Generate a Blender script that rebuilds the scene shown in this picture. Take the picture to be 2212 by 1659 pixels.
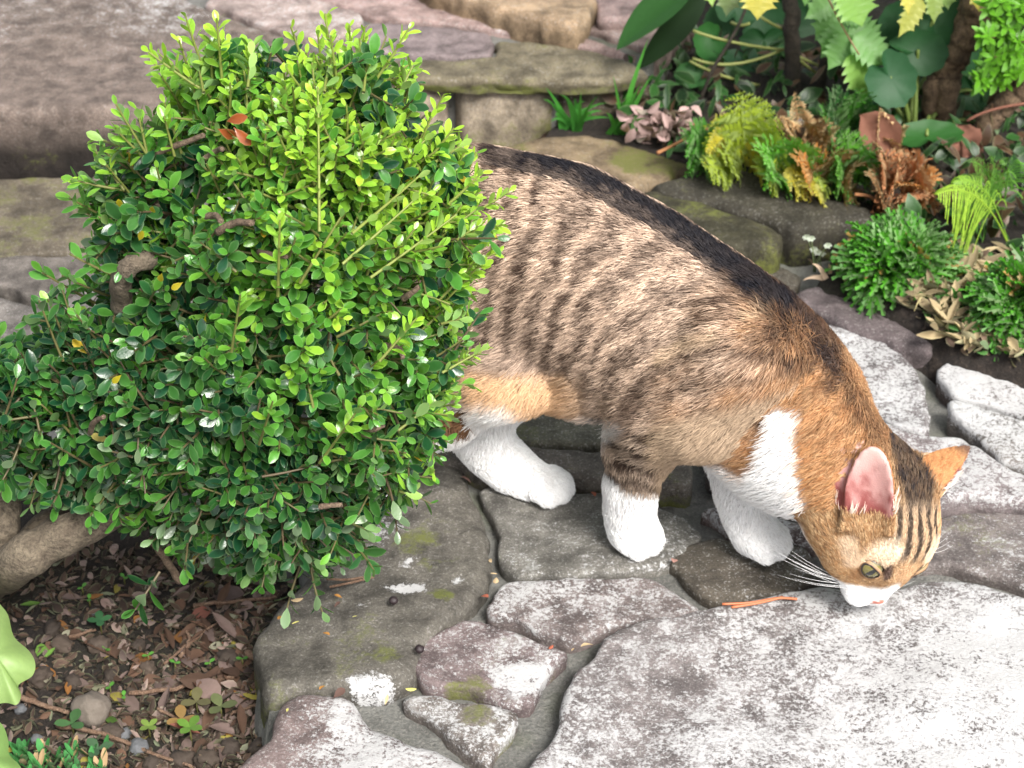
import bpy, bmesh, math, random
import numpy as np
from mathutils import Vector, Matrix, Quaternion, noise as mnoise
from mathutils.geometry import delaunay_2d_cdt

for o in list(bpy.data.objects):
    bpy.data.objects.remove(o)
SC = bpy.context.scene
COL = SC.collection

# ------------------------------------------------------------------ camera
PITCH = math.radians(33.0); CAM_H = 0.95; LENS = 70.0
cam_data = bpy.data.cameras.new('camera')
cam_data.lens = LENS; cam_data.sensor_width = 36.0
cam_data.clip_start = 0.02; cam_data.clip_end = 300.0
cam = bpy.data.objects.new('camera', cam_data)
cam.location = (0, 0, CAM_H); cam.rotation_euler = (math.pi/2 - PITCH, 0, 0)
COL.objects.link(cam); SC.camera = cam
cam_data.dof.use_dof = True
cam_data.dof.focus_distance = 1.28
cam_data.dof.aperture_fstop = 17.0

# ------------------------------------------------------------------ sky, sun, exposure
SUN_EL = math.radians(48); SUN_ROT = math.radians(152)     # high, from the right and a little behind the camera
world = bpy.data.worlds.new('World'); SC.world = world; world.use_nodes = True
wn = world.node_tree.nodes; wl = world.node_tree.links
wn.clear()
w_sky = wn.new('ShaderNodeTexSky'); w_sky.sky_type = 'NISHITA'; w_sky.sun_disc = False
w_sky.sun_elevation = SUN_EL; w_sky.sun_rotation = SUN_ROT
w_sky.air_density = 1.0; w_sky.dust_density = 4.0; w_sky.ozone_density = 1.0
w_bw = wn.new('ShaderNodeRGBToBW'); w_mix = wn.new('ShaderNodeMix'); w_mix.data_type = 'RGBA'   # thin even cloud: the blue is mostly veiled
w_mix.inputs[0].default_value = 0.78
w_bg = wn.new('ShaderNodeBackground'); w_bg.inputs['Strength'].default_value = 0.12
w_out = wn.new('ShaderNodeOutputWorld')
wl.new(w_sky.outputs[0], w_bw.inputs[0]); wl.new(w_sky.outputs[0], w_mix.inputs[6]); wl.new(w_bw.outputs[0], w_mix.inputs[7])
wl.new(w_mix.outputs[2], w_bg.inputs[0]); wl.new(w_bg.outputs[0], w_out.inputs[0])
sun_data = bpy.data.lights.new('sun', 'SUN'); sun_data.energy = 2.2
sun_data.angle = math.radians(18); sun_data.color = (1.0, 0.96, 0.90)
sun = bpy.data.objects.new('sun', sun_data); COL.objects.link(sun)
_sd = Vector((math.sin(SUN_ROT)*math.cos(SUN_EL), math.cos(SUN_ROT)*math.cos(SUN_EL), math.sin(SUN_EL)))
sun.rotation_euler = _sd.to_track_quat('Z', 'Y').to_euler(); sun.location = _sd*20
SC.view_settings.view_transform = 'Standard'; SC.view_settings.look = 'None'
SC.view_settings.gamma = 1.0; SC.view_settings.use_curve_mapping = False
SC.view_settings.exposure = 1.32
SC.render.engine = 'CYCLES'
SC.cycles.use_denoising = True
SC.cycles.max_bounces = 7; SC.cycles.diffuse_bounces = 4; SC.cycles.transparent_max_bounces = 8
SC.cycles_curves.shape = 'RIBBONS'

# ------------------------------------------------------------------ measuring helpers
# Photograph measured on a 2212 x 1659 grid; a point of it is carried to a plane of the place.
_c, _s, _K = math.cos(PITCH), math.sin(PITCH), 18.0/LENS
FWD = np.array([0, _c, -_s]); UPV = np.array([0, _s, _c]); RGT = np.array([1.0, 0, 0]); CPOS = np.array([0, 0, CAM_H])
def ray(px, py): return FWD + RGT*((px-1106)/1106*_K) - UPV*((py-829.5)/1106*_K)
def G(px, py, z=0.0):
    d = ray(px, py); return CPOS + d*((z-CAM_H)/d[2])
def YP(px, py, y):
    d = ray(px, py); return CPOS + d*(y/d[1])
def ONW(px, py, w):
    return CPOS + ray(px, py)*w
def proj(p):
    v = np.asarray(p) - CPOS; w = v @ FWD
    return 1106 + (v@RGT)/w/_K*1106, 829.5 - (v@UPV)/w/_K*1106, w
def mmpx(w): return w*_K/1106          # metres per grid pixel at depth w

# ------------------------------------------------------------------ object helpers
def tag(o, label=None, cat=None, group=None, kind=None):
    if label: o['label'] = label
    if cat: o['category'] = cat
    if group: o['group'] = group
    if kind: o['kind'] = kind
    return o
def empty(name, loc=(0, 0, 0), rz=0.0):
    o = bpy.data.objects.new(name, None); o.empty_display_size = 0.05
    o.location = loc; o.rotation_euler = (0, 0, rz); COL.objects.link(o); return o
def link(name, me, parent=None, mat=None, loc=None):
    o = bpy.data.objects.new(name, me); COL.objects.link(o)
    if mat is not None and not me.materials: me.materials.append(mat)
    if parent is not None: o.parent = parent
    if loc is not None: o.location = loc
    return o
def mesh_np(name, V, F, smooth=True):
    me = bpy.data.meshes.new(name)
    V = np.asarray(V, dtype=np.float64)
    me.from_pydata(V.tolist() if len(V) < 400000 else V, [], F)
    if smooth:
        me.polygons.foreach_set('use_smooth', np.ones(len(me.polygons), dtype=bool))
    me.update(); return me
def mesh_fast(name, V, F, smooth=True):
    """V (n,3), F (m,k) all faces with k corners"""
    V = np.ascontiguousarray(V, dtype=np.float32); F = np.ascontiguousarray(F, dtype=np.int32)
    me = bpy.data.meshes.new(name); m, k = F.shape
    me.vertices.add(len(V)); me.vertices.foreach_set('co', V.ravel())
    me.loops.add(m*k); me.loops.foreach_set('vertex_index', F.ravel())
    me.polygons.add(m); me.polygons.foreach_set('loop_start', np.arange(0, m*k, k, dtype=np.int32))
    if smooth: me.polygons.foreach_set('use_smooth', np.ones(m, dtype=bool))
    me.update(calc_edges=True); me.validate(); return me
def vcol(me, name, C):
    C = np.asarray(C, dtype=np.float32)
    if C.shape[1] == 3: C = np.concatenate([C, np.ones((len(C), 1), np.float32)], 1)
    a = me.attributes.new(name, 'FLOAT_COLOR', 'POINT'); a.data.foreach_set('color', C.ravel())
def frame_to(d, up=(0, 0, 1)):
    """3x3 with columns x = d, y = side, z = normal"""
    d = np.asarray(d, float); d = d/np.linalg.norm(d)
    up = np.asarray(up, float); s = np.cross(up, d); n = np.linalg.norm(s)
    if n < 1e-5: s = np.cross((0, 1, 0), d); n = np.linalg.norm(s)
    s = s/n; return np.stack([d, s, np.cross(d, s)], 1)
def mat4(Rm, loc):
    M = Matrix.Identity(4)
    for i in range(3):
        for j in range(3): M[i][j] = float(Rm[i][j])
        M[i][3] = float(loc[i])
    return M
def tube(path, radii, n=8, cap=True, jit=0.0, rng=None):
    """vertices / faces of a tapered tube along a path"""
    P = np.asarray(path, float); m = len(P)
    T = np.gradient(P, axis=0); T /= np.linalg.norm(T, axis=1, keepdims=True)+1e-12
    u = np.cross(T[0], (0.3, 0.2, 1.0)); u /= np.linalg.norm(u)+1e-12
    V = []; F = []
    for i in range(m):
        u = u - T[i]*(u@T[i]); u /= np.linalg.norm(u)+1e-12; v = np.cross(T[i], u)
        for k in range(n):
            a = 2*math.pi*k/n; r = radii[i]
            if jit and rng is not None: r *= 1 + jit*(rng.random()-.5)
            V.append(P[i] + (u*math.cos(a)+v*math.sin(a))*r)
    for i in range(m-1):
        for k in range(n):
            F.append((i*n+k, i*n+(k+1) % n, (i+1)*n+(k+1) % n, (i+1)*n+k))
    if cap:
        F.append(tuple(range(n))[::-1]); F.append(tuple((m-1)*n+k for k in range(n)))
    return V, F
def catmull(P, per=6, closed=False):
    P = [np.asarray(p, float) for p in P]; n = len(P); out = []
    rngi = range(n) if closed else range(n-1)
    for i in rngi:
        if closed: a, b, c, d = P[(i-1) % n], P[i], P[(i+1) % n], P[(i+2) % n]
        else: a, b, c, d = P[max(i-1, 0)], P[i], P[i+1], P[min(i+2, n-1)]
        for k in range(per):
            t = k/per
            out.append(.5*((2*b)+(-a+c)*t+(2*a-5*b+4*c-d)*t*t+(-a+3*b-3*c+d)*t**3))
    if not closed: out.append(P[-1])
    return np.array(out)
def fbm2(x, y, scale, octv=4, seed=0):
    """cheap vectorised value noise 0..1"""
    x = np.asarray(x, float)/scale; y = np.asarray(y, float)/scale
    tot = np.zeros_like(x); amp = 1.0; nrm = 0.0
    for o in range(octv):
        xi = np.floor(x).astype(np.int64); yi = np.floor(y).astype(np.int64); fx = x-xi; fy = y-yi
        fx = fx*fx*(3-2*fx); fy = fy*fy*(3-2*fy)
        def h(a, b):
            n = (a*374761393 + b*668265263 + (seed+o*17)*1442695041) & 0x7fffffff
            n = ((n ^ (n >> 13))*1274126177) & 0x7fffffff
            return ((n ^ (n >> 16)) & 0xffff)/65535.0
        v = (h(xi, yi)*(1-fx)+h(xi+1, yi)*fx)*(1-fy) + (h(xi, yi+1)*(1-fx)+h(xi+1, yi+1)*fx)*fy
        tot += v*amp; nrm += amp; amp *= .5; x = x*2.03+11.3; y = y*2.03+5.7
    return tot/nrm
def sstep(a, b, x):
    t = np.clip((x-a)/(b-a), 0, 1); return t*t*(3-2*t)
def in_poly(px, py, poly):
    px = np.asarray(px, float); py = np.asarray(py, float); ins = np.zeros(px.shape, bool); n = len(poly)
    for i in range(n):
        x1, y1 = poly[i]; x2, y2 = poly[(i+1) % n]
        cond = ((y1 > py) != (y2 > py))
        ins ^= cond & (px < (x2-x1)*(py-y1)/((y2-y1) if y2 != y1 else 1e-12)+x1)
    return ins
def d_line(px, py, pts, closed=False):
    px = np.asarray(px, float); py = np.asarray(py, float); best = np.full(px.shape, 1e9)
    m = len(pts)
    for i in range(m if closed else m-1):
        ax, ay = pts[i][:2]; bx, by = pts[(i+1) % m][:2]
        dx, dy = bx-ax, by-ay; t = np.clip(((px-ax)*dx+(py-ay)*dy)/(dx*dx+dy*dy+1e-12), 0, 1)
        best = np.minimum(best, np.hypot(px-ax-t*dx, py-ay-t*dy))
    return best
def sd_poly(px, py, poly):
    """signed distance, positive inside"""
    d = d_line(px, py, poly, True); return np.where(in_poly(px, py, poly), d, -d)

# ------------------------------------------------------------------ material helpers
def new_mat(name):
    m = bpy.data.materials.new(name); m.use_nodes = True
    nt = m.node_tree; nt.nodes.clear()
    out = nt.nodes.new('ShaderNodeOutputMaterial'); b = nt.nodes.new('ShaderNodeBsdfPrincipled')
    nt.links.new(b.outputs[0], out.inputs[0]); return m, nt, b, out
def N(nt, typ, **kw):
    n = nt.nodes.new(typ)
    for k, v in kw.items():
        if k.startswith('i_'):
            key = k[2:]; key = int(key) if key.isdigit() else key.replace('_', ' ')
            n.inputs[key].default_value = v
        else: setattr(n, k, v)
    return n
def ramp(nt, src, stops):
    r = nt.nodes.new('ShaderNodeValToRGB'); el = r.color_ramp.elements
    while len(el) < len(stops): el.new(0.5)
    for e, (p, c) in zip(el, stops):
        e.position = p; e.color = (c, c, c, 1) if isinstance(c, (int, float)) else (c[0], c[1], c[2], 1)
    nt.links.new(src, r.inputs[0]); return r.outputs[0]
def mixc(nt, fac, a, b, mode='MIX'):
    m = nt.nodes.new('ShaderNodeMix'); m.data_type = 'RGBA'; m.blend_type = mode
    for key, v in ((0, fac), (6, a), (7, b)):
        if isinstance(v, bpy.types.NodeSocket): nt.links.new(v, m.inputs[key])
        elif key == 0: m.inputs[0].default_value = v
        else: m.inputs[key].default_value = (v[0], v[1], v[2], 1)
    return m.outputs[2]
def mth(nt, op, a, b=None, c=None, clamp=False):
    m = nt.nodes.new('ShaderNodeMath'); m.operation = op; m.use_clamp = clamp
    for i, v in enumerate((a, b, c)):
        if v is None: continue
        if isinstance(v, bpy.types.NodeSocket): nt.links.new(v, m.inputs[i])
        else: m.inputs[i].default_value = v
    return m.outputs[0]
def noise(nt, vec, scale, detail=4.0, rough=0.55, dist=0.0):
    n = nt.nodes.new('ShaderNodeTexNoise'); n.inputs['Scale'].default_value = scale
    n.inputs['Detail'].default_value = detail; n.inputs['Roughness'].default_value = rough
    n.inputs['Distortion'].default_value = dist
    if vec is not None: nt.links.new(vec, n.inputs['Vector'])
    return n.outputs[0]
def wpos(nt):
    g = nt.nodes.new('ShaderNodeNewGeometry'); return g.outputs['Position']
def ocoord(nt):
    g = nt.nodes.new('ShaderNodeTexCoord'); return g.outputs['Object']
def bump(nt, b, h, strength, dist):
    n = nt.nodes.new('ShaderNodeBump'); n.inputs['Strength'].default_value = strength
    n.inputs['Distance'].default_value = dist; nt.links.new(h, n.inputs['Height'])
    nt.links.new(n.outputs[0], b.inputs['Normal']); return n
def attr(nt, name, typ='GEOMETRY'):
    a = nt.nodes.new('ShaderNodeAttribute'); a.attribute_type = typ; a.attribute_name = name; return a

# ================================================================== THE CAT
CAT_A = math.radians(27)
cf = np.array([math.cos(CAT_A), -math.sin(CAT_A), 0]); cl = np.array([math.sin(CAT_A), math.cos(CAT_A), 0]); cz = np.array([0, 0, 1.0])
CAT_O = G(1375, 1185) + cl*.022
def cat_pt(px, py, lat=0.0):
    """pixel -> point (f,l,z) of the cat's own frame, at the given distance left of its middle plane"""
    d = ray(px, py); t = ((CAT_O-CPOS)@cl + lat)/(d@cl); q = CPOS + d*t - CAT_O
    return np.array([q@cf, lat, q[2]]), t
def cat_world(p): return CAT_O + p[..., 0:1]*cf + p[..., 1:2]*cl + p[..., 2:3]*cz

def surface_nets(D, org, h):
    nx, ny, nz = D.shape; ins = D < 0
    cnt = np.zeros((nx-1, ny-1, nz-1), np.int8)
    for i in (0, 1):
        for j in (0, 1):
            for k in (0, 1): cnt += ins[i:nx-1+i, j:ny-1+j, k:nz-1+k]
    act = (cnt > 0) & (cnt < 8)
    ci = np.argwhere(act); idx = np.full(act.shape, -1, np.int64); idx[act] = np.arange(len(ci))
    acc = np.zeros((len(ci), 3)); num = np.zeros(len(ci))
    corners = [(i, j, k) for i in (0, 1) for j in (0, 1) for k in (0, 1)]
    for a in corners:
        for ax in range(3):
            if a[ax]: continue
            b = list(a); b[ax] = 1
            d0 = D[ci[:, 0]+a[0], ci[:, 1]+a[1], ci[:, 2]+a[2]]; d1 = D[ci[:, 0]+b[0], ci[:, 1]+b[1], ci[:, 2]+b[2]]
            m = (d0 < 0) != (d1 < 0); t = np.zeros(len(ci)); t[m] = d0[m]/(d0[m]-d1[m])
            p = np.tile(np.array(a, float), (len(ci), 1)); p[:, ax] += t
            acc[m] += p[m]; num[m] += 1
    V = org + (ci + acc/num[:, None])*h
    F = []
    for ax in range(3):
        o1, o2 = [(1, 2), (2, 0), (0, 1)][ax]
        sl0 = [slice(None)]*3; sl1 = [slice(None)]*3; sl0[ax] = slice(0, -1); sl1[ax] = slice(1, None)
        A = ins[tuple(sl0)]; B = ins[tuple(sl1)]
        e = np.argwhere(A != B); fl = A[tuple(e.T)]
        ok = (e[:, o1] > 0) & (e[:, o2] > 0) & (e[:, o1] < D.shape[o1]-1) & (e[:, o2] < D.shape[o2]-1)
        e = e[ok]; fl = fl[ok]
        q = []
        for s1, s2 in ((1, 1), (0, 1), (0, 0), (1, 0)):
            c = e.copy(); c[:, o1] -= s1; c[:, o2] -= s2; q.append(idx[c[:, 0], c[:, 1], c[:, 2]])
        q = np.stack(q, 1); q[~fl] = q[~fl][:, ::-1]; F.append(q)
    return V, np.concatenate(F)

def build_cat():
    rng = np.random.default_rng(5)
    prims = []      # (kind, a, b, ra, rb, latscale, k, tag)
    TORSO, LEG_RF, LEG_LF, LEG_RH, LEG_LH, HEAD, EAR, TAIL = range(8)
    def chain(pts, k, tg, ls=1.0):
        """pts: (px,py,r_px,lat)"""
        Q = []
        for px, py, r, lat in pts:
            p, w = cat_pt(px, py, lat); Q.append((p, r*mmpx(w)))
        for (a, ra), (b, rb) in zip(Q[:-1], Q[1:]): prims.append((a, b, ra, rb, ls, k, tg))
        return Q
    chain([(870, 585, 190, 0), (1040, 562, 226, 0), (1215, 594, 220, 0), (1385, 668, 197, 0), (1540, 750, 174, 0), (1652, 820, 150, 0),
           (1725, 890, 126, 0), (1790, 985, 106, 0)], .03, TORSO, .80)
    chain([(1585, 870, 120, 0), (1690, 960, 105, 0), (1790, 1030, 95, 0)], .03, TORSO, .8)         # brisket and throat
    chain([(1140, 770, 95, -.01), (1330, 830, 75, -.005)], .03, TORSO, .9)                                # loose belly
    # near (right) fore leg: shoulder blade, elbow, wrist, paw
    chain([(1600, 740, 120, -.028), (1500, 880, 92, -.034), (1420, 905, 78, -.034), (1383, 970, 58, -.030), (1364, 1050, 43, -.026), (1360, 1105, 40, -.023), (1366, 1143, 44, -.021)], .018, LEG_RF)
    chain([(1366, 1143, 43, -.021), (1392, 1160, 36, -.020)], .010, LEG_RF)
    chain([(1600, 900, 80, .03), (1590, 985, 54, .024), (1597, 1060, 42, .018), (1610, 1115, 37, .015), (1632, 1153, 43, .014)], .014, LEG_LF)
    chain([(1632, 1153, 42, .014), (1668, 1169, 35, .014)], .010, LEG_LF)
    # near hind leg (trailing, behind the shrub) and far hind leg (stepping under)
    chain([(985, 610, 170, -.02), (1075, 800, 82, -.048), (960, 890, 55, -.052), (885, 945, 40, -.05), (840, 1035, 33, -.047), (838, 1062, 34, -.045)], .025, LEG_RH)
    chain([(838, 1062, 34, -.045), (868, 1070, 30, -.044)], .008, LEG_RH)
    chain([(1020, 640, 160, .03), (1120, 800, 80, .03), (1040, 893, 56, .014), (1022, 932, 40, .011), (1062, 978, 40, .010), (1110, 1018, 38, .009), (1155, 1045, 37, .009)], .02, LEG_LH)
    chain([(1155, 1045, 37, .009), (1202, 1052, 33, .009)], .010, LEG_LH)
    for px, py, lat, r in ((1394, 1166, -.020, .0088), (1670, 1174, .014, .0088), (1202, 1056, .009, .0084), (868, 1074, -.044, .0080)):
        pc, _ = cat_pt(px, py, lat)
        for i, o in enumerate((-.0135, -.0048, .0048, .0135)):
            q = pc + np.array([.005 if i in (1, 2) else -.001, o, -.001]); prims.append((q-np.array([.010, 0, -.004]), q, r*.8, r*.86, 1.0, .0022, LEG_LF if lat == .014 else LEG_LH if lat == .009 else LEG_RF if px == 1394 else LEG_RH))
    # tail hangs behind the rump
    tq = [(-.215, 0, .235, .020), (-.26, .004, .21, .017), (-.30, .010, .165, .0155), (-.335, .016, .12, .014), (-.375, .022, .095, .013), (-.41, .03, .088, .009)]
    for a, b in zip(tq[:-1], tq[1:]): prims.append((np.array(a[:3]), np.array(b[:3]), a[3], b[3], 1.0, .012, TAIL))
    # ---- head frame (camera right, up, toward  ->  cat frame)
    def camvec(r, u, t):
        w = r*RGT + u*UPV - t*FWD; return np.array([w@cf, w@cl, w@cz])
    C0, wC = cat_pt(1893, 1120, 0.0)
    g = camvec(-.03, -.985, .02); g /= np.linalg.norm(g)
    Lh = camvec(.84, -.10, -.52); Lh -= g*(Lh@g); Lh /= np.linalg.norm(Lh); Uh = np.cross(g, Lh)
    # camera frame handedness differs from (f,l,z) only by rotation
    HS = .0111
    def hp(a, b, c): return C0 + (g*a + Lh*b + Uh*c)*HS
    def hd(a, b, ra, rb, k=.012, tg=HEAD): prims.append((hp(*a), hp(*b), ra*HS, rb*HS, 1.0, k, tg))
    hd((-1.0, 0, 0), (0.4, 0, .25), 3.9, 3.9, .02)                # skull
    for s in (-1, 1):
        hd((0.6, 2.1*s, -.7), (2.2, 1.75*s, -.4), 2.5, 1.95, .012)   # cheeks
        hd((3.5, .85*s, -.6), (4.85, .72*s, -.75), 1.35, 1.0, .006)  # whisker pads
        hd((1.4, 1.5*s, 2.1), (2.0, 1.75*s, 1.75), 1.05, .9, .008)      # brow
    hd((1.2, 0, 2.0), (3.4, 0, 1.25), 1.8, 1.10, .010)             # bridge
    hd((3.2, 0, 1.20), (5.0, 0, .48), 1.0, .62, .006)             # nose
    hd((3.6, 0, -2.0), (4.7, 0, -2.2), 1.1, .8, .008)             # chin
    prims.append((hp(-1.5, 0, -1.0), cat_pt(1790, 985, 0)[0], .034, .036, 1.0, .02, TORSO))   # nape
    # ---- ears: (outer shell, hollow) given in head frame, cm
    ears = []
    def hpx(px, py, toward):      # pixel beside the head centre, so many cm nearer to us than it
        k = mmpx(wC); return C0 + camvec((px-1893)*k, -(py-1122)*k, toward*.01)
    for base, tip, op in ((hpx(1850, 1112, 4.75), hpx(1856, 956, 6.1), camvec(-.30, -.02, .94)), (hpx(1978, 1036, .9), hpx(2090, 962, 0.3), camvec(.62, -.60, -.50))):
        ears.append((base, tip, op))
    eyeR = hp(2.75, -1.80, 1.62); eyeL = hp(2.75, 1.80, 1.62); EYE_R = .0108
    nose_tip = hp(5.6, 0, .55)
    # ---- distance grid
    h = .0025
    lo = np.array([-.43, -.115, -.012]); hi = np.array([.30, .125, .325])
    dim = np.ceil((hi-lo)/h).astype(int)
    D = np.full(dim, .05, np.float32); LAB = np.zeros(dim, np.int8); BEST = np.full(dim, 9.0, np.float32)
    ax = [lo[i]+np.arange(dim[i])*h for i in range(3)]
    def box(pmin, pmax):
        a = np.maximum(((pmin-lo)/h).astype(int), 0); b = np.minimum(((pmax-lo)/h).astype(int)+2, dim)
        sl = tuple(slice(a[i], b[i]) for i in range(3))
        X, Y, Z = np.meshgrid(ax[0][sl[0]], ax[1][sl[1]], ax[2][sl[2]], indexing='ij', sparse=True)
        return sl, X, Y, Z
    for a, b, ra, rb, ls, k, tg in prims:
        m = max(ra, rb)+k+.012
        sl, X, Y, Z = box(np.minimum(a, b)-m, np.maximum(a, b)+m)
        ba = b-a; ay = a[1]
        px, py, pz = X-a[0], (Y-ay), Z-a[2]
        t = np.clip((px*ba[0]+py*ba[1]+pz*ba[2])/(ba@ba+1e-12), 0, 1)
        d = np.sqrt((px-t*ba[0])**2+((py-t*ba[1])/ls)**2+(pz-t*ba[2])**2) - (ra+(rb-ra)*t)
        d = d*(ls**.5)
        old = D[sl]; hh = np.clip(.5+.5*(old-d)/k, 0, 1)
        D[sl] = old*(1-hh)+d*hh - k*hh*(1-hh)
        bs = BEST[sl]; mm = d < bs; LAB[sl][mm] = tg; bs[mm] = d[mm].astype(np.float32)
    # ears: cone shell, hollowed from its opening side
    for ie, (base, tip, op) in enumerate(ears):
        L = np.linalg.norm(tip-base); d_ = (tip-base)/L; op = op-d_*(op@d_); op /= np.linalg.norm(op); sd = np.cross(d_, op)
        sl, X, Y, Z = box(np.minimum(base, tip)-.035, np.maximum(base, tip)+.02)
        px, py, pz = X-base[0], Y-base[1], Z-base[2]
        al = px*d_[0]+py*d_[1]+pz*d_[2]; o_ = px*op[0]+py*op[1]+pz*op[2]; s_ = px*sd[0]+py*sd[1]+pz*sd[2]
        t = np.clip(al/L, -.25, 1.0)
        tt = np.clip(t, 0, 1); wd = (0.0172*np.sqrt(np.clip(1-tt**2.6, 0, 1)) if ie == 0 else .0215*np.clip(1-tt, 0, 1)**.72*(1+.25*tt))+.0006        # half width
        # curved sheet: bowl opening along +o_
        cv = 26.0*s_**2 - .008*(1-tt) + .004*tt*tt
        thick = .0030+.0016*(1-t)
        ds = np.maximum(np.abs(o_-cv)-thick, np.abs(s_)-wd)
        ds = np.maximum(ds, np.maximum(al-L, -al-.012)).astype(np.float32)
        old = D[sl]; k = .006; hh = np.clip(.5+.5*(old-ds)/k, 0, 1)
        new = old*(1-hh)+ds*hh - k*hh*(1-hh)
        D[sl] = new
        bs = BEST[sl]; mm = (ds < bs+.001) & (al > .002); LAB[sl][mm] = EAR
    # eye sockets, mouth line and toes
    for e in (eyeR, eyeL):
        sl, X, Y, Z = box(e-.02, e+.02)
        d = np.sqrt((X-e[0])**2+(Y-e[1])**2+(Z-e[2])**2)-EYE_R*.93
        D[sl] = np.maximum(D[sl], -d)
    V, F = surface_nets(D, lo, h)
    # light smoothing
    E0 = np.concatenate([F[:, [i, (i+1) % 4]] for i in range(4)])
    deg = np.bincount(E0.ravel(), minlength=len(V)).astype(float)
    for _ in range(3):
        S = np.zeros_like(V)
        for c in range(3):
            S[:, c] = np.bincount(E0[:, 0], V[E0[:, 1], c], len(V))+np.bincount(E0[:, 1], V[E0[:, 0], c], len(V))
        V = V*.5 + (S/deg[:, None])*.5
    # paws flat on the stone
    V[:, 2] = np.where(V[:, 2] < .004, .004+(V[:, 2]-.004)*.15, V[:, 2])
    gi = np.clip(np.round((V-lo)/h).astype(int), 0, dim-1); lab = LAB[gi[:, 0], gi[:, 1], gi[:, 2]]
    vn = np.zeros_like(V)
    fn = np.cross(V[F[:, 2]]-V[F[:, 0]], V[F[:, 3]]-V[F[:, 1]])
    for i in range(4):
        for c in range(3): vn[:, c] += np.bincount(F[:, i], fn[:, c], len(V))
    vn /= np.linalg.norm(vn, axis=1, keepdims=True)+1e-12
    W = cat_world(V)

    # ---------------- coat colours, worked out per point of skin
    def coat(P, Nrm, lb, r1, r2):
        """P (n,3) cat frame; returns colour, length, flow"""
        Q = P.copy(); body = np.isin(lb, (TORSO, LEG_RF, LEG_RH, TAIL))
        # the coat is the same on both flanks: carry the far flank over to the near one
        far = (Q[:, 1] > .02) & np.isin(lb, (TORSO,)); Q[far, 1] *= -1
        v = cat_world(Q) - CPOS; w = v@FWD
        u = 1106+(v@RGT)/w/_K*1106; vv = 829.5-(v@UPV)/w/_K*1106
        n1 = fbm2(u, vv, 60, 3, 1); n2 = fbm2(u, vv, 24, 3, 2); n3 = fbm2(u, vv, 130, 3, 3)
        def lerp(a, b, t): return a*(1-t[:, None])+np.asarray(b)*t[:, None]
        n = len(P)
        tan_ = np.array([.60, .45, .345]); umb = np.array([.050, .030, .022]); rust = np.array([.37, .155, .050]); cream = np.array([.74, .60, .46])
        white = np.array([.92, .91, .90]); black = np.array([.008, .009, .014])
        c = lerp(np.tile(np.array([.46, .335, .250]), (n, 1)), tan_*1.2, sstep(.35, .75, r1))
        c = lerp(c, umb, sstep(.70, .98, r2)*.8)
        # flank gets darker and greyer low down behind
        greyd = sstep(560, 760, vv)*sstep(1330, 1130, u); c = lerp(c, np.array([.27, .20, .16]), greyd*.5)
        # shoulder and neck rust
        ru = sstep(1480, 1700, u + (vv-700)*.25 + (n3-.5)*240); c = lerp(c, lerp(np.tile(rust, (n, 1)), np.array([.50, .275, .115]), r1), ru*.85)
        # stripes: lean more towards the shoulder
        th = np.radians(np.interp(u, [980, 1180, 1450, 1650], [4, 14, 44, 56]))
        ph = ((u-1000)*np.cos(th)+(vv-600)*np.sin(th))/56.0 + (n1-.5)*1.1 + (n3-.5)*.8
        st = sstep(.15, .85, .5+.5*np.sin(2*np.pi*ph)); brk = .25+.75*sstep(.22, .48, n2*.6+n1*.4)
        amt = st*brk*np.interp(u, [980, 1250, 1500, 1700], [.92, .85, .62, .42])*sstep(920, 780, vv-(u-1300)*.25)
        c = lerp(c, umb*(1.0), np.clip(amt*(.45+.75*r2), 0, 1))
        # dark brown marks on the shoulder
        for (bx, by, rx, ry) in ((1690, 715, 75, 38), (1742, 772, 60, 45), (1718, 655, 60, 22), (1665, 760, 70, 18), (1795, 800, 26, 60), (1620, 640, 60, 16), (1560, 655, 70, 14), (1640, 905, 40, 14)):
            d = np.hypot((u-bx)/rx, (vv-by)/ry); c = lerp(c, umb*1.15, sstep(1.25, .35, d+(n2-.5)*1.0)*.95*(.55+.45*r2))
        for pts, wd in (([(1440, 768), (1500, 738), (1560, 725)], 22), ([(1620, 690), (1680, 660)], 18)):
            c = lerp(c, np.array([.60, .44, .29]), sstep(wd, wd*.3, d_line(u, vv, pts)+(n2-.5)*16)*.5)
        # dorsal stripe runs along the spine (own frame, so it reaches over the back)
        spine_l = P[:, 1]; topn = Nrm[:, 2]
        ds_ = d_line(u, vv, [(1110, 330), (1230, 352), (1330, 398), (1420, 452), (1540, 540), (1620, 600), (1690, 660)])
        dk = sstep(50, 18, ds_+(n2-.5)*30)*sstep(1010, 1180, u)
        over = (P[:, 1] > -.012) & (P[:, 1] < .022) & (topn > .55)
        dk = np.maximum(dk, np.where(over, .85*sstep(980, 1120, u)*sstep(1880, 1760, u), 0))
        c = lerp(c, black, dk*.97)
        dk2 = sstep(28, 8, d_line(u, vv, [(1830, 840), (1880, 910), (1930, 960)])+(n2-.5)*30)
        c = lerp(c, umb, dk2*.8*(.4+.6*r2))
        # dark crease where the upper arm meets the ribs
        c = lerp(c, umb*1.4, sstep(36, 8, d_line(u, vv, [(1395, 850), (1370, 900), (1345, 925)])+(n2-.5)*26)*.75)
        # belly: apricot, then white
        ap = sstep(790, 835, vv+(n1-.5)*50 - (u-1150)*.10)*sstep(1290, 1220, u)*sstep(1000, 1030, u); c = lerp(c, np.array([.72, .46, .26]), ap*.85)
        wb = sstep(868, 905, vv+(n1-.5)*30-(u-1150)*.12)*sstep(1370, 1330, u); c = lerp(c, white, wb*.9)
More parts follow.
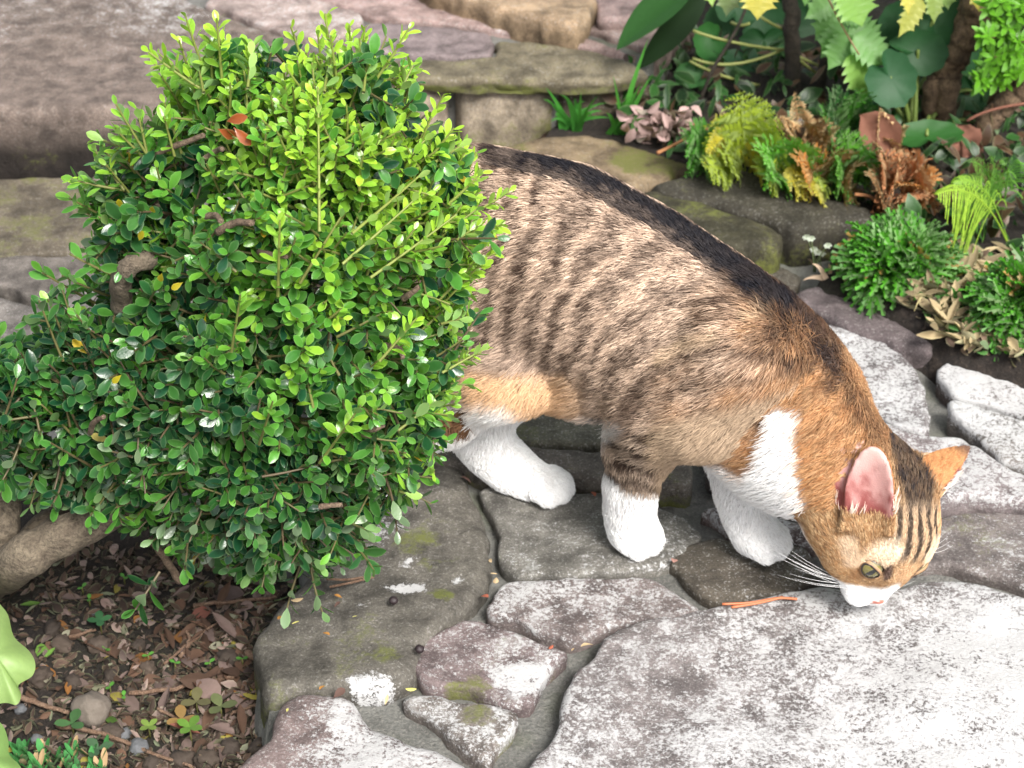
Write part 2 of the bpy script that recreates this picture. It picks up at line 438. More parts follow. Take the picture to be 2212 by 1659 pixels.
        c = lerp(c, white, np.where(P[:, 2] < .105, 1.0, 0.0)*sstep(-.2, -.6, Nrm[:, 2])*np.where(np.isin(lb, (TORSO,)), .9, 0)*sstep(1500, 1250, u))
        # chest bib
        bib = [(1682, 885), (1715, 892), (1724, 950), (1722, 1020), (1745, 1080), (1735, 1190), (1600, 1160), (1425, 1075), (1432, 992), (1500, 988), (1560, 1004), (1618, 1026), (1650, 985), (1660, 930)]
        wc = sstep(-16, 10, sd_poly(u, vv, bib)+(n2-.5)*26); c = lerp(c, white, np.where(lb == TORSO, wc, 0)*.97)
        # the front of the chest (turned away from us) is white as well
        c = lerp(c, white, np.where((lb == TORSO) & (P[:, 0] > .10) & (P[:, 2] < .15) & (Nrm[:, 0] > .55) & (Nrm[:, 2] < .25) & (P[:, 2] < .10) & (P[:, 1] > -.02), 1.0, 0.0))
        # near fore leg: grey tabby with bars above, white below
        mrf = (lb == LEG_RF)
        a = sstep(930, 965, vv)*0+1
        g1 = lerp(np.tile(np.array([.25, .185, .14]), (n, 1)), np.array([.44, .34, .26]), r1)
        bar = sstep(.25, .9, .5+.5*np.sin(2*np.pi*((vv+(u-1370)*-.35+(n1-.5)*46)/38.0)))*(.35+.65*sstep(.3, .5, n2))
        g1 = lerp(g1, umb*.7, bar*.97*sstep(1455, 1405, u))
        g1 = lerp(g1, np.array([.48, .35, .23]), sstep(1400, 1432, u)*.6)
        upper = sstep(905, 950, vv + (u-1380)*.3); c = np.where(mrf[:, None], lerp(c, g1*1.0, upper), c)
        edge = 1052 + (n1-.5)*36 + np.where(u > 1350, (u-1350)*.12, (1350-u)*-1.2)
        c = np.where(mrf[:, None], lerp(c, white, sstep(-10, 12, vv-edge)), c)
        c = np.where((lb == LEG_LF)[:, None], white, c)
        c = np.where((lb == LEG_LH)[:, None], lerp(np.tile(np.array([.62, .40, .23]), (n, 1)), white, sstep(905, 925, vv+(n1-.5)*20+(u-1020)*.5)), c)
        c = np.where((lb == LEG_RH)[:, None] & (P[:, 2] < .085)[:, None], white, c)
        c = np.where(((lb == LEG_RH) & (u < 1015) & (vv > 880) & (vv < 935))[:, None], np.array([.16, .085, .045]), c)
        ln = np.full(n, .0082); ln = np.where(np.isin(lb, (LEG_RF, LEG_LF, LEG_LH, LEG_RH)), np.interp(P[:, 2], [.0, .03, .07, .12], [.0042, .0055, .008, .0115]), ln)
        ln = np.where((lb == TORSO) & (wb > .2), .017, ln); ln = np.where((lb == TORSO) & (ap > .4), .015, ln); ln = np.where((lb == TORSO) & (wc > .5), .014, ln)
        # tangential flow
        fl = np.tile(np.array([-.80, 0, -.55]), (n, 1))
        leg = np.isin(lb, (LEG_RF, LEG_LF, LEG_LH, LEG_RH)) & (P[:, 2] < .11); fl[leg] = (-.15, 0, -1)
        paw = leg & (P[:, 2] < .028); fl[paw] = (.8, 0, -.6)
        # ---- head
        hm = np.isin(lb, (HEAD, EAR)); rel = (P-C0)/HS; a_, b_, c_ = rel@g, rel@Lh, rel@Uh      # along nose, left, up (cm)
        hm = hm | ((lb == TORSO) & (np.linalg.norm(P-C0, axis=1) < .043))
        ab = np.abs(b_ + (n2-.5)*.25)
        hc = lerp(np.tile(np.array([.40, .225, .105]), (n, 1)), np.array([.56, .375, .205]), sstep(.25, .8, r1))
        hc = lerp(hc, np.array([.20, .11, .06]), sstep(.72, .97, r2)*.7)
        hc = lerp(hc, np.array([.30, .19, .11]), sstep(-.6, 1.2, c_-1.0)*.45*sstep(3.0, 1.0, ab))
        cap_ = sstep(1.35, .75, ab - sstep(-.5, -3, a_)*.35)*sstep(.5, -.6, a_+(n2-.5)*1.0)*sstep(-.5, 1.0, c_); hc = lerp(hc, black*1.2, cap_*.95*(.75+.25*r2))
        fs = sstep(.30, .75, .5+.5*np.cos(2*np.pi*(ab*1.25 + (n1-.5)*.55 + (n2-.5)*.30 - (a_-1)*.05)))
        fz = sstep(2.15, 1.8, ab)*sstep(-1.4, -.3, a_)*sstep(3.3, 2.2, a_+ab*.22)*sstep(.6, 1.4, c_)
        hc = lerp(hc, np.array([.66, .48, .32]), fz*.62); hc = lerp(hc, np.array([.035, .026, .022]), fz*fs*.92)
        # pale rims of the eyes, dark outer line, cheek patch, tear mark
        for sgn in (-1, 1):
            ex = b_*sgn
            rim = np.hypot((a_-2.1)/1.25, (ex-2.0)/1.1); hc = lerp(hc, np.array([.80, .66, .50]), sstep(1.05, .6, rim)*.62)
            hc = lerp(hc, np.array([.78, .62, .46]), sstep(.75, .3, np.abs(a_-.72*(ex-1.2)*0-1.9-(2.6-ex)*.0))*sstep(3.9, 3.2, ex)*sstep(2.2, 2.9, ex)*sstep(2.2, 1.2, c_)*.0)
            dl = d_line(a_, ex, [(2.1, 2.55), (1.35, 3.15), (.45, 3.7), (-.3, 4.1)]); hc = lerp(hc, np.array([.10, .05, .03]), sstep(.42, .10, dl)*.85*sstep(2.6, 1.2, c_+0))
            dl = d_line(a_, ex, [(2.9, 3.0), (2.3, 3.3), (1.4, 3.7)]); hc = lerp(hc, np.array([.82, .68, .52]), sstep(.45, .12, dl)*.5)
            dp = np.hypot((a_-3.4)/.62, (ex-2.35)/.62); hc = lerp(hc, np.array([.26, .135, .06]), sstep(1.25, .5, dp)*.85)
            dt = d_line(a_, ex, [(3.05, 1.35), (3.75, .98)]); hc = lerp(hc, np.array([.07, .04, .035]), sstep(.26, .10, dt)*.9)
        wm = sstep(4.15, 4.65, a_ + .55*np.exp(-(b_/.6)**2) - np.clip(c_-.4, -2, 1)*.30 + (n2-.5)*.35); hc = lerp(hc, white, wm)
        hc = lerp(hc, np.array([.70, .47, .28]), sstep(1.0, .5, ab)*sstep(2.6, 3.0, a_)*sstep(4.2, 3.7, a_)*sstep(.2, .8, c_)*.75)
        jaw = sstep(-1.5, -2.6, c_)*sstep(.3, 1.5, a_); hc = lerp(hc, white, jaw*.9)
        hl = np.interp(a_, [-3.5, -1, 1, 3, 5.2], [.0085, .0056, .0038, .0030, .0022])
        hl = np.where(np.hypot(a_-2.75, np.abs(b_)-1.8) < 1.15, .0022, hl)
        hl = hl*sstep(.55, 1.0, np.minimum(np.linalg.norm(P-eyeR, axis=1), np.linalg.norm(P-eyeL, axis=1))/EYE_R-.15)
        # nose leather: bare and pink
        nd = np.hypot(np.hypot((a_-5.6)/.50, b_/.52), (c_-.5)/.62); bare = nd < 1.0
        hc = lerp(hc, np.array([.62, .21, .15]), np.where(bare, 1., 0.)); hl = np.where(bare, 0, hl)
        # ears: pink bowl inside, rust outside with a dark tip on the left one
        em = (lb == EAR)
        for i, (base, tip, op) in enumerate(ears):
            L = np.linalg.norm(tip-base); d_ = (tip-base)/L; o2 = op-d_*(op@d_); o2 /= np.linalg.norm(o2)
            al = (P-base)@d_; near = em & (np.linalg.norm(P-(base+tip)/2, axis=1) < L*.9)
            inner = near & ((Nrm@o2) > .12)
            hc = np.where(near[:, None], lerp(np.tile(np.array([.34, .145, .055]), (n, 1)), np.array([.50, .26, .11]), r1), hc)
            hc = np.where(near[:, None], lerp(hc, np.array([.10, .06, .05]), sstep(.66, .92, al/L)*(.85 if i else .25)), hc)
            pk = lerp(np.tile(np.array([.46, .25, .23]), (n, 1)), np.array([.22, .055, .05]), sstep(.034, .010, al+(n2-.5)*.050))
            pk = lerp(pk, np.array([.52, .33, .30]), sstep(.55, .95, al/L))
            hc = np.where(inner[:, None], pk, hc)
            hl = np.where(near, .0028, hl); hl = np.where(inner, np.where(al < .020, .0095, 0.0)*(r1 > .62), hl); hc = np.where((inner & (al < .020))[:, None], lerp(hc, np.array([.80, .66, .56]), np.where(r1 > .62, .9, 0)), hc)
        c = np.where(hm[:, None], hc, c); ln = np.where(hm, hl, ln)
        hf = P-nose_tip; hf = hf/ (np.linalg.norm(hf, axis=1, keepdims=True)+1e-9); fl = np.where(hm[:, None], hf, fl)
        for base, tip, op in ears:
            near = em & (np.linalg.norm(P-(base+tip)/2, axis=1) < np.linalg.norm(tip-base)*.9); fl[near] = (tip-base)/np.linalg.norm(tip-base)
        tl = lb == TAIL; ln = np.where(tl, .014, ln); fl[tl] = (-.6, .1, -.6)
        c = np.where(tl[:, None] & (np.sin(P[:, 0]*260) > .2)[:, None], umb, c)
        return np.clip(c, 0, 1), ln, fl

    half = np.full(len(V), .5)
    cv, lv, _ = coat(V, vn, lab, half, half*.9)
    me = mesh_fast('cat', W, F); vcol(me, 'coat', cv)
    m, nt, b, out = new_mat('cat_skin'); a = attr(nt, 'coat')
    nt.links.new(a.outputs['Color'], b.inputs['Base Color']); b.inputs['Roughness'].default_value = .7
    nz = noise(nt, wpos(nt), 900, 3); bump(nt, b, nz, .4, .001)
    b.inputs['Subsurface Weight'].default_value = .08; b.inputs['Subsurface Radius'].default_value = (.01, .004, .003)
    cat = link('cat', me, None, m)
    tag(cat, 'tabby and white cat walking over the flagstones with its head lowered, sniffing', 'cat')
    # ---------------- fur
    T = np.concatenate([F[:, [0, 1, 2]], F[:, [0, 2, 3]]])
    A = .5*np.linalg.norm(np.cross(V[T[:, 1]]-V[T[:, 0]], V[T[:, 2]]-V[T[:, 0]]), axis=1)
    lt = lv[T].mean(1); dens = np.where(lt <= .0004, 0, np.interp(lt, [.002, .0045, .008, .013], [2.6, 2.3, 1.25, 1.0]))
    NH = 240000
    pr = A*dens; pr /= pr.sum(); ti = rng.choice(len(T), NH, p=pr)
    r1, r2 = rng.random(NH), rng.random(NH); sq = np.sqrt(r1); w0, w1, w2 = 1-sq, sq*(1-r2), sq*r2
    def interp(X): return X[T[ti, 0]]*w0[:, None]+X[T[ti, 1]]*w1[:, None]+X[T[ti, 2]]*w2[:, None]
    P = interp(V); Nn = interp(vn); Nn /= np.linalg.norm(Nn, axis=1, keepdims=True)
    # locks: neighbouring hairs share their randomness, so the coat breaks into ticks rather than dust
    uu = (P@np.array([1, .3, 0]))*1000; vw = (P@np.array([0, .3, 1]))*1000
    k1 = fbm2(uu, vw*1.0, 1.9, 2, 21); k2 = fbm2(uu+90, vw*1.0, 2.3, 2, 22)
    q1 = np.clip(.5+(k1-.5)*1.9+(rng.random(NH)-.5)*.55, 0, 1); q2 = np.clip(.5+(k2-.5)*2.0+(rng.random(NH)-.5)*.5, 0, 1)
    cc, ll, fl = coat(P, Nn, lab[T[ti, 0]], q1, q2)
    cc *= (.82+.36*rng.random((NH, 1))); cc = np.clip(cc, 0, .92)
    ll *= .72+.56*rng.random(NH); keep = ll > .0006
    P, Nn, cc, ll, fl = P[keep], Nn[keep], cc[keep], ll[keep], fl[keep]; NH = len(P)
    fl = fl + rng.normal(0, .16, fl.shape) + (np.stack([k1, k2, k1], 1)[keep]-.5)*.3
    fl = fl - Nn*(np.sum(fl*Nn, 1, keepdims=True)); fl /= np.linalg.norm(fl, axis=1, keepdims=True)+1e-9
    lift = .62*np.ones(NH)
    p0 = P - Nn*.0006
    d0 = fl*(1-.45)+Nn*.75; d0 /= np.linalg.norm(d0, axis=1, keepdims=True)
    d1 = fl + Nn*.33; d1 /= np.linalg.norm(d1, axis=1, keepdims=True)
    d2 = fl + Nn*.12 + np.array([0, 0, -.12]); d2 /= np.linalg.norm(d2, axis=1, keepdims=True)
    L1 = ll[:, None]
    p1 = p0+d0*L1*.3; p2 = p1+d1*L1*.35; p3 = p2+d2*L1*.35
    PTS = np.stack([p0, p1, p2, p3], 1)
    PTS[..., 2] = np.maximum(PTS[..., 2], .0015)
    PW = cat_world(PTS.reshape(-1, 3)).astype(np.float32)
    cu = bpy.data.hair_curves.new('fur'); cu.add_curves([4]*NH)
    cu.attributes['position'].data.foreach_set('vector', PW.ravel()) if 'position' in cu.attributes else cu.points.foreach_set('position', PW.ravel())
    rad = np.tile(np.array([.00026, .00024, .00018, .00006], np.float32), NH)*np.repeat(np.interp(ll, [.002, .012], [.72, 1.15]), 4).astype(np.float32)
    ra = cu.attributes.get('radius') or cu.attributes.new('radius', 'FLOAT', 'POINT'); ra.data.foreach_set('value', rad)
    ca = cu.attributes.new('coat', 'FLOAT_COLOR', 'CURVE')
    ca.data.foreach_set('color', np.concatenate([cc, np.ones((NH, 1))], 1).astype(np.float32).ravel())
    m, nt, b, out = new_mat('cat_fur'); a = attr(nt, 'coat')
    hi_ = N(nt, 'ShaderNodeHairInfo')
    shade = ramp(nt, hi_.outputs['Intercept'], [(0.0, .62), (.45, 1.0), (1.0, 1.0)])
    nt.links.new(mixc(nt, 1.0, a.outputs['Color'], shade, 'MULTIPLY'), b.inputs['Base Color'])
    b.inputs['Roughness'].default_value = .5; b.inputs['Specular IOR Level'].default_value = .16
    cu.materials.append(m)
    fo = bpy.data.objects.new('fur', cu); COL.objects.link(fo); fo.parent = cat; fo['kind'] = 'stuff'
    # ---------------- eyes
    m, nt, b, out = new_mat('cat_eye'); oc = ocoord(nt); sx = N(nt, 'ShaderNodeSeparateXYZ'); nt.links.new(oc, sx.inputs[0])
    # local z looks out, x is the slit's width
    rr = mth(nt, 'SQRT', mth(nt, 'ADD', mth(nt, 'POWER', mth(nt, 'ABSOLUTE', sx.outputs[0]), 2.0), mth(nt, 'POWER', mth(nt, 'ABSOLUTE', sx.outputs[1]), 2.0)))
    iris = ramp(nt, mth(nt, 'DIVIDE', rr, EYE_R), [(0.0, (.10, .08, .02)), (.35, (.15, .13, .035)), (.62, (.18, .155, .05)), (.74, (.05, .04, .02)), (.80, (.01, .008, .008))])
    sl = mth(nt, 'SQRT', mth(nt, 'ADD', mth(nt, 'POWER', mth(nt, 'MULTIPLY', mth(nt, 'ABSOLUTE', sx.outputs[0]), 2.6), 2.0), mth(nt, 'POWER', mth(nt, 'ABSOLUTE', sx.outputs[1]), 2.0)))
    pup = mth(nt, 'LESS_THAN', sl, EYE_R*.45)
    nt.links.new(mixc(nt, pup, iris, (.004, .004, .004)), b.inputs['Base Color']); b.inputs['Roughness'].default_value = .06
    b.inputs['Coat Weight'].default_value = 1.0
    bm = bmesh.new(); bmesh.ops.create_uvsphere(bm, u_segments=24, v_segments=16, radius=EYE_R)
    em = bpy.data.meshes.new('eye'); bm.to_mesh(em); bm.free(); em.materials.append(m)
    em.polygons.foreach_set('use_smooth', np.ones(len(em.polygons), bool))
    def to_w(vec): return vec[0]*cf+vec[1]*cl+vec[2]*cz
    lidm, nt, b, out = new_mat('eyelid'); nt.links.new(attr(nt, 'lid').outputs['Color'], b.inputs['Base Color']); b.inputs['Roughness'].default_value = .6
    for sgn, e in ((-1, eyeR), (1, eyeL)):
        look = g*.66+Lh*(.50*sgn)+Uh*.56; look /= np.linalg.norm(look)
        side = -Lh*sgn*.80+g*.58; side -= look*(side@look); side /= np.linalg.norm(side); vert = np.cross(look, side)
        if vert@Uh < 0: vert = -vert; side = -side
        Rm = np.stack([to_w(side), to_w(vert), to_w(look)], 1)
        eo = link('eye', em, cat); eo.matrix_basis = mat4(Rm, cat_world(e[None])[0])
        # eyelids: dark almond rim, then furred lid tucked into the head
        VV, FF, CC = [], [], []; nn = 32; rows = ((1.0, 1.03, (.02, .013, .011)), (1.0, 1.06, (.02, .013, .011)), (1.16, 1.07, (.03, .02, .016)), (1.24, 1.06, (.25, .15, .08)), (1.6, 1.02, (.34, .21, .11)), (2.1, .90, (.38, .23, .12)))
        for sc, lift_, col_ in rows:
            for k in range(nn):
                t = 2*math.pi*k/nn; xx = .74*math.cos(t)*sc; yy = (.34 if math.sin(t) > 0 else .50)*math.sin(t)*(sc+.35*(sc-1))
                q = math.hypot(xx, yy); a_ = min(q, 1.9)*.95 if q > .6 else math.asin(q)*.98
                a_ = min(a_, 1.5); VV.append(np.array([xx/(q+1e-9)*math.sin(a_), yy/(q+1e-9)*math.sin(a_), math.cos(a_)])*EYE_R*lift_); CC.append(col_)
        for r_ in range(len(rows)-1):
            for k in range(nn): FF.append((r_*nn+k, r_*nn+(k+1) % nn, (r_+1)*nn+(k+1) % nn, (r_+1)*nn+k))
        lm = mesh_np('eyelid', VV, FF); vcol(lm, 'lid', np.array(CC)); link('eyelid', lm, eo, lidm)
    # ---------------- whiskers and brow hairs
    wm_, nt, b, out = new_mat('whisker'); b.inputs['Base Color'].default_value = (.9, .9, .9, 1); b.inputs['Roughness'].default_value = .3
    for sgn in (-1, 1):
        VV, FF = [], []
        for i in range(11):
            row = i % 3
            s0 = hp(4.1+.25*(i//3)*.6, sgn*(1.55-.08*(i//3)), -.55-.35*row)
            dr = g*(-.10-.16*row+.22*rng.random()) + Lh*sgn*(.95) + Uh*(-.15-.20*rng.random())
            L = .042+.020*rng.random(); pts = [s0 + dr*L*t + (-g*.35-Uh*.10)*L*t*t*.5 for t in np.linspace(0, 1, 7)]
            v_, f_ = tube(cat_world(np.array(pts)), [.00019*(1-.8*t) for t in np.linspace(0, 1, 7)], 4)
            FF += [tuple(k+len(VV) for k in q) for q in f_]; VV += list(v_)
        for i in range(4):
            s0 = hp(1.7+.12*i, sgn*(1.7+.14*i), 2.55-.08*i); dr = g*(-.1+.1*i)+Lh*sgn*(.25+.1*i)+Uh*.9
            pts = [s0 + dr*.020*t + g*-.5*.02*t*t for t in np.linspace(0, 1, 5)]
            v_, f_ = tube(cat_world(np.array(pts)), [.00018*(1-.8*t) for t in np.linspace(0, 1, 5)], 4)
            FF += [tuple(k+len(VV) for k in q) for q in f_]; VV += list(v_)
        link('whiskers', mesh_np('whiskers', VV, FF), cat, wm_)
    return cat
# ================================================================== SOIL, PAVING, STONES
SOIL_EDGE = [(-2.0, -1.0)]
_HG = {}
def soil_height(x, y):
    """looked up on a fine grid"""
    if 'z' not in _HG:
        gx = np.arange(-1.6, 2.2, .006); gy = np.arange(.3, 3.6, .006); X, Y = np.meshgrid(gx, gy); _HG['z'] = soil_exact(X, Y)
    x = np.asarray(x, float); y = np.asarray(y, float); Z = _HG['z']; fx = np.clip((x+1.6)/.006, 0, Z.shape[1]-1.01); fy = np.clip((y-.3)/.006, 0, Z.shape[0]-1.01); ix = fx.astype(int); iy = fy.astype(int); tx = fx-ix; ty = fy-iy
    return (Z[iy, ix]*(1-tx)+Z[iy, ix+1]*tx)*(1-ty)+(Z[iy+1, ix]*(1-tx)+Z[iy+1, ix+1]*tx)*ty
def soil_exact(x, y):
    """bed of the shrub lies lower than the paving, the planting bed beyond about level with it"""
    x = np.asarray(x, float); y = np.asarray(y, float)
    bed = sd_poly(x, y, BED)                                      # inside the shrub's bed > 0
    z = -.055 - .020*sstep(-.02, .06, bed)
    pb = sd_poly(x, y, PLANTED); z = z + sstep(-.045, .0, pb)*.082   # the planted bank behind
    z = z + .055*sstep(.0, .05, sd_poly(x, y, UNDER_STEP))
    z = z + (fbm2(x, y, .060, 4, 7)-.5)*.022 + (fbm2(x, y, .018, 3, 8)-.5)*.008
    return z
BED = [tuple(G(px, py, -.06)[:2]) for px, py in ((-300, 1250), (0, 1180), (330, 1120), (560, 1130), (690, 1190), (640, 1270), (575, 1340), (560, 1420), (590, 1500), (600, 1560), (530, 1620), (470, 1720), (300, 1900), (-500, 1900))]

PLANTED = [tuple(G(px, py, .03)[:2]) for px, py in ((1190, 272), (1290, 285), (1520, 350), (1790, 425), (1890, 450), (1800, 580), (1860, 600), (1960, 650), (2090, 735), (2300, 790), (2700, 880), (3600, 500), (3000, -300), (1300, -300), (1400, 100), (1320, 190))]
UNDER_STEP = [tuple(G(px, py, 0)[:2]) for px, py in ((-800, 372), (0, 378), (180, 372), (330, 372), (700, 330), (960, 300), (1180, 282), (1240, 260), (900, 230), (0, 300), (-800, 300))]

def stone_mat():
    m, nt, b, out = new_mat('weathered_stone'); L = nt.links
    p = wpos(nt); mk = attr(nt, 'mask'); sp = N(nt, 'ShaderNodeSeparateColor'); L.new(mk.outputs['Color'], sp.inputs[0])
    tint = attr(nt, 'tint')
    n_big = noise(nt, p, 9, 5, .6); n_mid = noise(nt, p, 38, 6, .65, .3); n_fine = noise(nt, p, 230, 6, .72); n_grit = noise(nt, p, 620, 3, .7)
    base = mixc(nt, ramp(nt, n_mid, [(.36, 0.0), (.64, 1.0)]), mixc(nt, 1.0, tint.outputs['Color'], (.50, .48, .47), 'MULTIPLY'), mixc(nt, 1.0, tint.outputs['Color'], (1.35, 1.30, 1.27), 'MULTIPLY'))
    base = mixc(nt, ramp(nt, n_grit, [(.40, .55), (.62, 0.0)]), base, mixc(nt, 1.0, base, (.40, .38, .37), 'MULTIPLY'))
    base = mixc(nt, ramp(nt, n_grit, [(.62, 0.0), (.74, .6)]), base, mixc(nt, 1.0, base, (1.9, 1.85, 1.8), 'MULTIPLY'))
    speck = ramp(nt, noise(nt, p, 430, 2, .5), [(.600, 0.0), (.655, .75)])
    base = mixc(nt, mth(nt, 'MULTIPLY', mth(nt, 'MULTIPLY', speck, ramp(nt, n_mid, [(.35, .25), (.6, 1.0)])), mth(nt, 'MULTIPLY', sp.outputs[0], 2.2, clamp=True)), base, (.40, .385, .37))
    # damp darkening / algae film
    damp = mth(nt, 'MULTIPLY', sp.outputs[2], ramp(nt, n_big, [(.30, .35), (.65, 1.0)]))
    base = mixc(nt, damp, base, mixc(nt, 1.0, base, (.36, .36, .31), 'MULTIPLY'))
    # moss film
    mo = mth(nt, 'ADD', mth(nt, 'MULTIPLY', n_mid, .55), mth(nt, 'MULTIPLY', n_fine, .45))
    mo = mth(nt, 'ADD', mo, mth(nt, 'MULTIPLY', mth(nt, 'SUBTRACT', sp.outputs[1], .5), .62))
    mossf = ramp(nt, mo, [(.52, 0.0), (.68, .85)])
    base = mixc(nt, mossf, base, mixc(nt, n_fine, (.055, .070, .012), (.155, .165, .040)))
    # crustose lichen: pale, in broken flakes
    vor = N(nt, 'ShaderNodeTexVoronoi', feature='F1'); vor.inputs['Scale'].default_value = 60; L.new(p, vor.inputs['Vector'])
    li = mth(nt, 'ADD', mth(nt, 'MULTIPLY', noise(nt, p, 330, 6, .8), .62), mth(nt, 'MULTIPLY', n_mid, .20))
    li = mth(nt, 'ADD', li, mth(nt, 'MULTIPLY', noise(nt, p, 90, 4, .7), .20))
    li = mth(nt, 'ADD', li, mth(nt, 'MULTIPLY', mth(nt, 'SUBTRACT', sp.outputs[0], .5), .46))
    lf = ramp(nt, li, [(.552, 0.0), (.590, .90)])
    lcol = mixc(nt, n_big, (.42, .415, .41), (.56, .56, .57)); lcol = mixc(nt, ramp(nt, n_grit, [(.40, .35), (.60, 0.0)]), lcol, (.38, .38, .38))
    base = mixc(nt, lf, base, lcol)
    # thin grey-blue crust under it, smoother
    lf2 = ramp(nt, mth(nt, 'ADD', mth(nt, 'ADD', mth(nt, 'MULTIPLY', n_mid, .7), mth(nt, 'MULTIPLY', n_big, .3)), mth(nt, 'MULTIPLY', mth(nt, 'SUBTRACT', sp.outputs[0], .62), .5)), [(.50, 0.0), (.60, .42)])
    base = mixc(nt, mth(nt, 'MULTIPLY', lf2, mth(nt, 'SUBTRACT', 1.0, lf)), base, mixc(nt, n_fine, (.32, .335, .335), (.48, .49, .49)))
    L.new(base, b.inputs['Base Color'])
    L.new(ramp(nt, n_fine, [(.3, .62), (.7, .9)]), b.inputs['Roughness']); b.inputs['Specular IOR Level'].default_value = .3
    hgt = mth(nt, 'ADD', mth(nt, 'MULTIPLY', n_fine, .6), mth(nt, 'ADD', mth(nt, 'MULTIPLY', n_grit, .22), mth(nt, 'MULTIPLY', lf, .12)))
    hgt = mth(nt, 'ADD', hgt, mth(nt, 'MULTIPLY', n_mid, .7))
    bump(nt, b, hgt, .6, .005)
    return m

def make_stone(name, px_poly, z, thick, parent, mat, seed, tint=(.22, .185, .185), lichen=.5, moss=.3, damp=.2, rnd=.0042, rough=.0055, tilt=(0, 0), spots=(), world=False, lichen_fn=None, undulate=.004, side_dirt=0.0):
    rng = np.random.default_rng(seed)
    poly = np.array([p[:2] if world else G(p[0], p[1], z)[:2] for p in px_poly])
    if np.sum(poly[:, 0]*np.roll(poly[:, 1], -1)-np.roll(poly[:, 0], -1)*poly[:, 1]) < 0: poly = poly[::-1]
    cm = catmull(np.concatenate([poly, np.zeros((len(poly), 1))], 1), 8, True)[:, :2]
    ln_ = np.concatenate([poly[i]+(poly[(i+1) % len(poly)]-poly[i])*(np.arange(8)/8)[:, None] for i in range(len(poly))]); cm = cm*.5+ln_*.5
    # even spacing
    seg = np.linalg.norm(np.roll(cm, -1, 0)-cm, axis=1); Lt = seg.sum(); step = max(.0055, min(.011, Lt/150))
    nb = max(16, int(Lt/step)); cum = np.concatenate([[0], np.cumsum(seg)]); tt = np.arange(nb)*Lt/nb
    cc = np.concatenate([cm, cm[:1]])
    B = np.stack([np.interp(tt, cum, cc[:, 0]), np.interp(tt, cum, cc[:, 1])], 1)
    T = np.roll(B, -1, 0)-np.roll(B, 1, 0); T /= np.linalg.norm(T, axis=1, keepdims=True)+1e-9; Nn = np.stack([T[:, 1], -T[:, 0]], 1)   # outward
    B = B + Nn*((fbm2(B[:, 0]+seed, B[:, 1], .026, 4, seed % 91)-.5)*rough*2.6-.0004)[:, None]
    bl = [tuple(p) for p in B]; STONES.append((B.copy(), z))
    pts = [B]
    for off in (rnd*.22, rnd*.6, rnd*1.05, rnd*1.7):
        q = B - Nn*off; d = sd_poly(q[:, 0], q[:, 1], bl); pts.append(q[d > off*.82])
    lo, hi = B.min(0), B.max(0); st = max(.010, np.sqrt(np.prod(hi-lo))/34)
    gx, gy = np.meshgrid(np.arange(lo[0], hi[0], st), np.arange(lo[1], hi[1], st)); gq = np.stack([gx.ravel(), gy.ravel()], 1)+rng.normal(0, st*.2, (gx.size, 2))
    d = sd_poly(gq[:, 0], gq[:, 1], bl); pts.append(gq[d > rnd*1.7+st*.5])
    A = np.concatenate(pts)
    res = delaunay_2d_cdt([Vector(p) for p in A], [(i, (i+1) % nb) for i in range(nb)], [], 1, 1e-6)
    V2 = np.array([tuple(v) for v in res[0]]); F = [tuple(f) for f in res[2]]
    d = np.maximum(sd_poly(V2[:, 0], V2[:, 1], bl), 0)
    e = 1-np.clip(d/rnd, 0, 1); zz = -rnd*.9*(1-np.sqrt(np.clip(1-e*e, 0, 1)))
    c0 = V2.mean(0)
    zz = zz + (fbm2(V2[:, 0], V2[:, 1], .075, 3, seed % 53)-.5)*undulate*2 + (fbm2(V2[:, 0], V2[:, 1], .02, 3, seed % 37)-.5)*undulate*.9*np.clip(d/rnd, .3, 1)
    zz = zz + tilt[0]*(V2[:, 0]-c0[0])+tilt[1]*(V2[:, 1]-c0[1])
    n0 = len(V2); orig = res[3]
    # boundary vertices are the first nb inputs
    bmap = {}
    for i, o in enumerate(orig):
        for k in o:
            if k < nb: bmap[k] = i
    bi = [bmap[k] for k in range(nb) if k in bmap]; m_ = len(bi)
    V = np.concatenate([V2, zz[:, None]+z], 1); rows = [V]
    fr = [.35, .7, 1.0]
    for j, f in enumerate(fr):
        r = V[bi].copy(); r[:, 2] = r[:, 2]*(1-f)+(z-thick)*f
        c_ = Nn[[k for k in range(nb) if k in bmap]]
        r[:, :2] += c_*((fbm2(r[:, 0]*1.0+j, r[:, 1]+r[:, 2]*3, .018, 2, seed % 29)-.5)*rough*1.6 - f*.004)[:, None]; rows.append(r)
    VA = np.concatenate(rows)
    prev = bi
    for j in range(len(fr)):
        cur = [n0+j*m_+k for k in range(m_)]
        for k in range(m_): F.append((prev[k], cur[k], cur[(k+1) % m_], prev[(k+1) % m_]))
        prev = cur
    me = mesh_np(name, VA, F)
    # masks
    X, Y = VA[:, 0], VA[:, 1]
    li = np.full(len(VA), lichen)+(fbm2(X, Y, .10, 2, seed % 17)-.5)*.28; mo = np.full(len(VA), moss)+(fbm2(X+3, Y, .06, 2, seed % 19)-.5)*.5
    dm = np.full(len(VA), damp)+(fbm2(X, Y+5, .08, 2, seed % 23)-.5)*.3
    if lichen_fn is not None: li = li + lichen_fn(X, Y)
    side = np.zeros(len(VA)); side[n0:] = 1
    li = li - side*.45; dm = dm + side*.45; mo = mo+side*.22
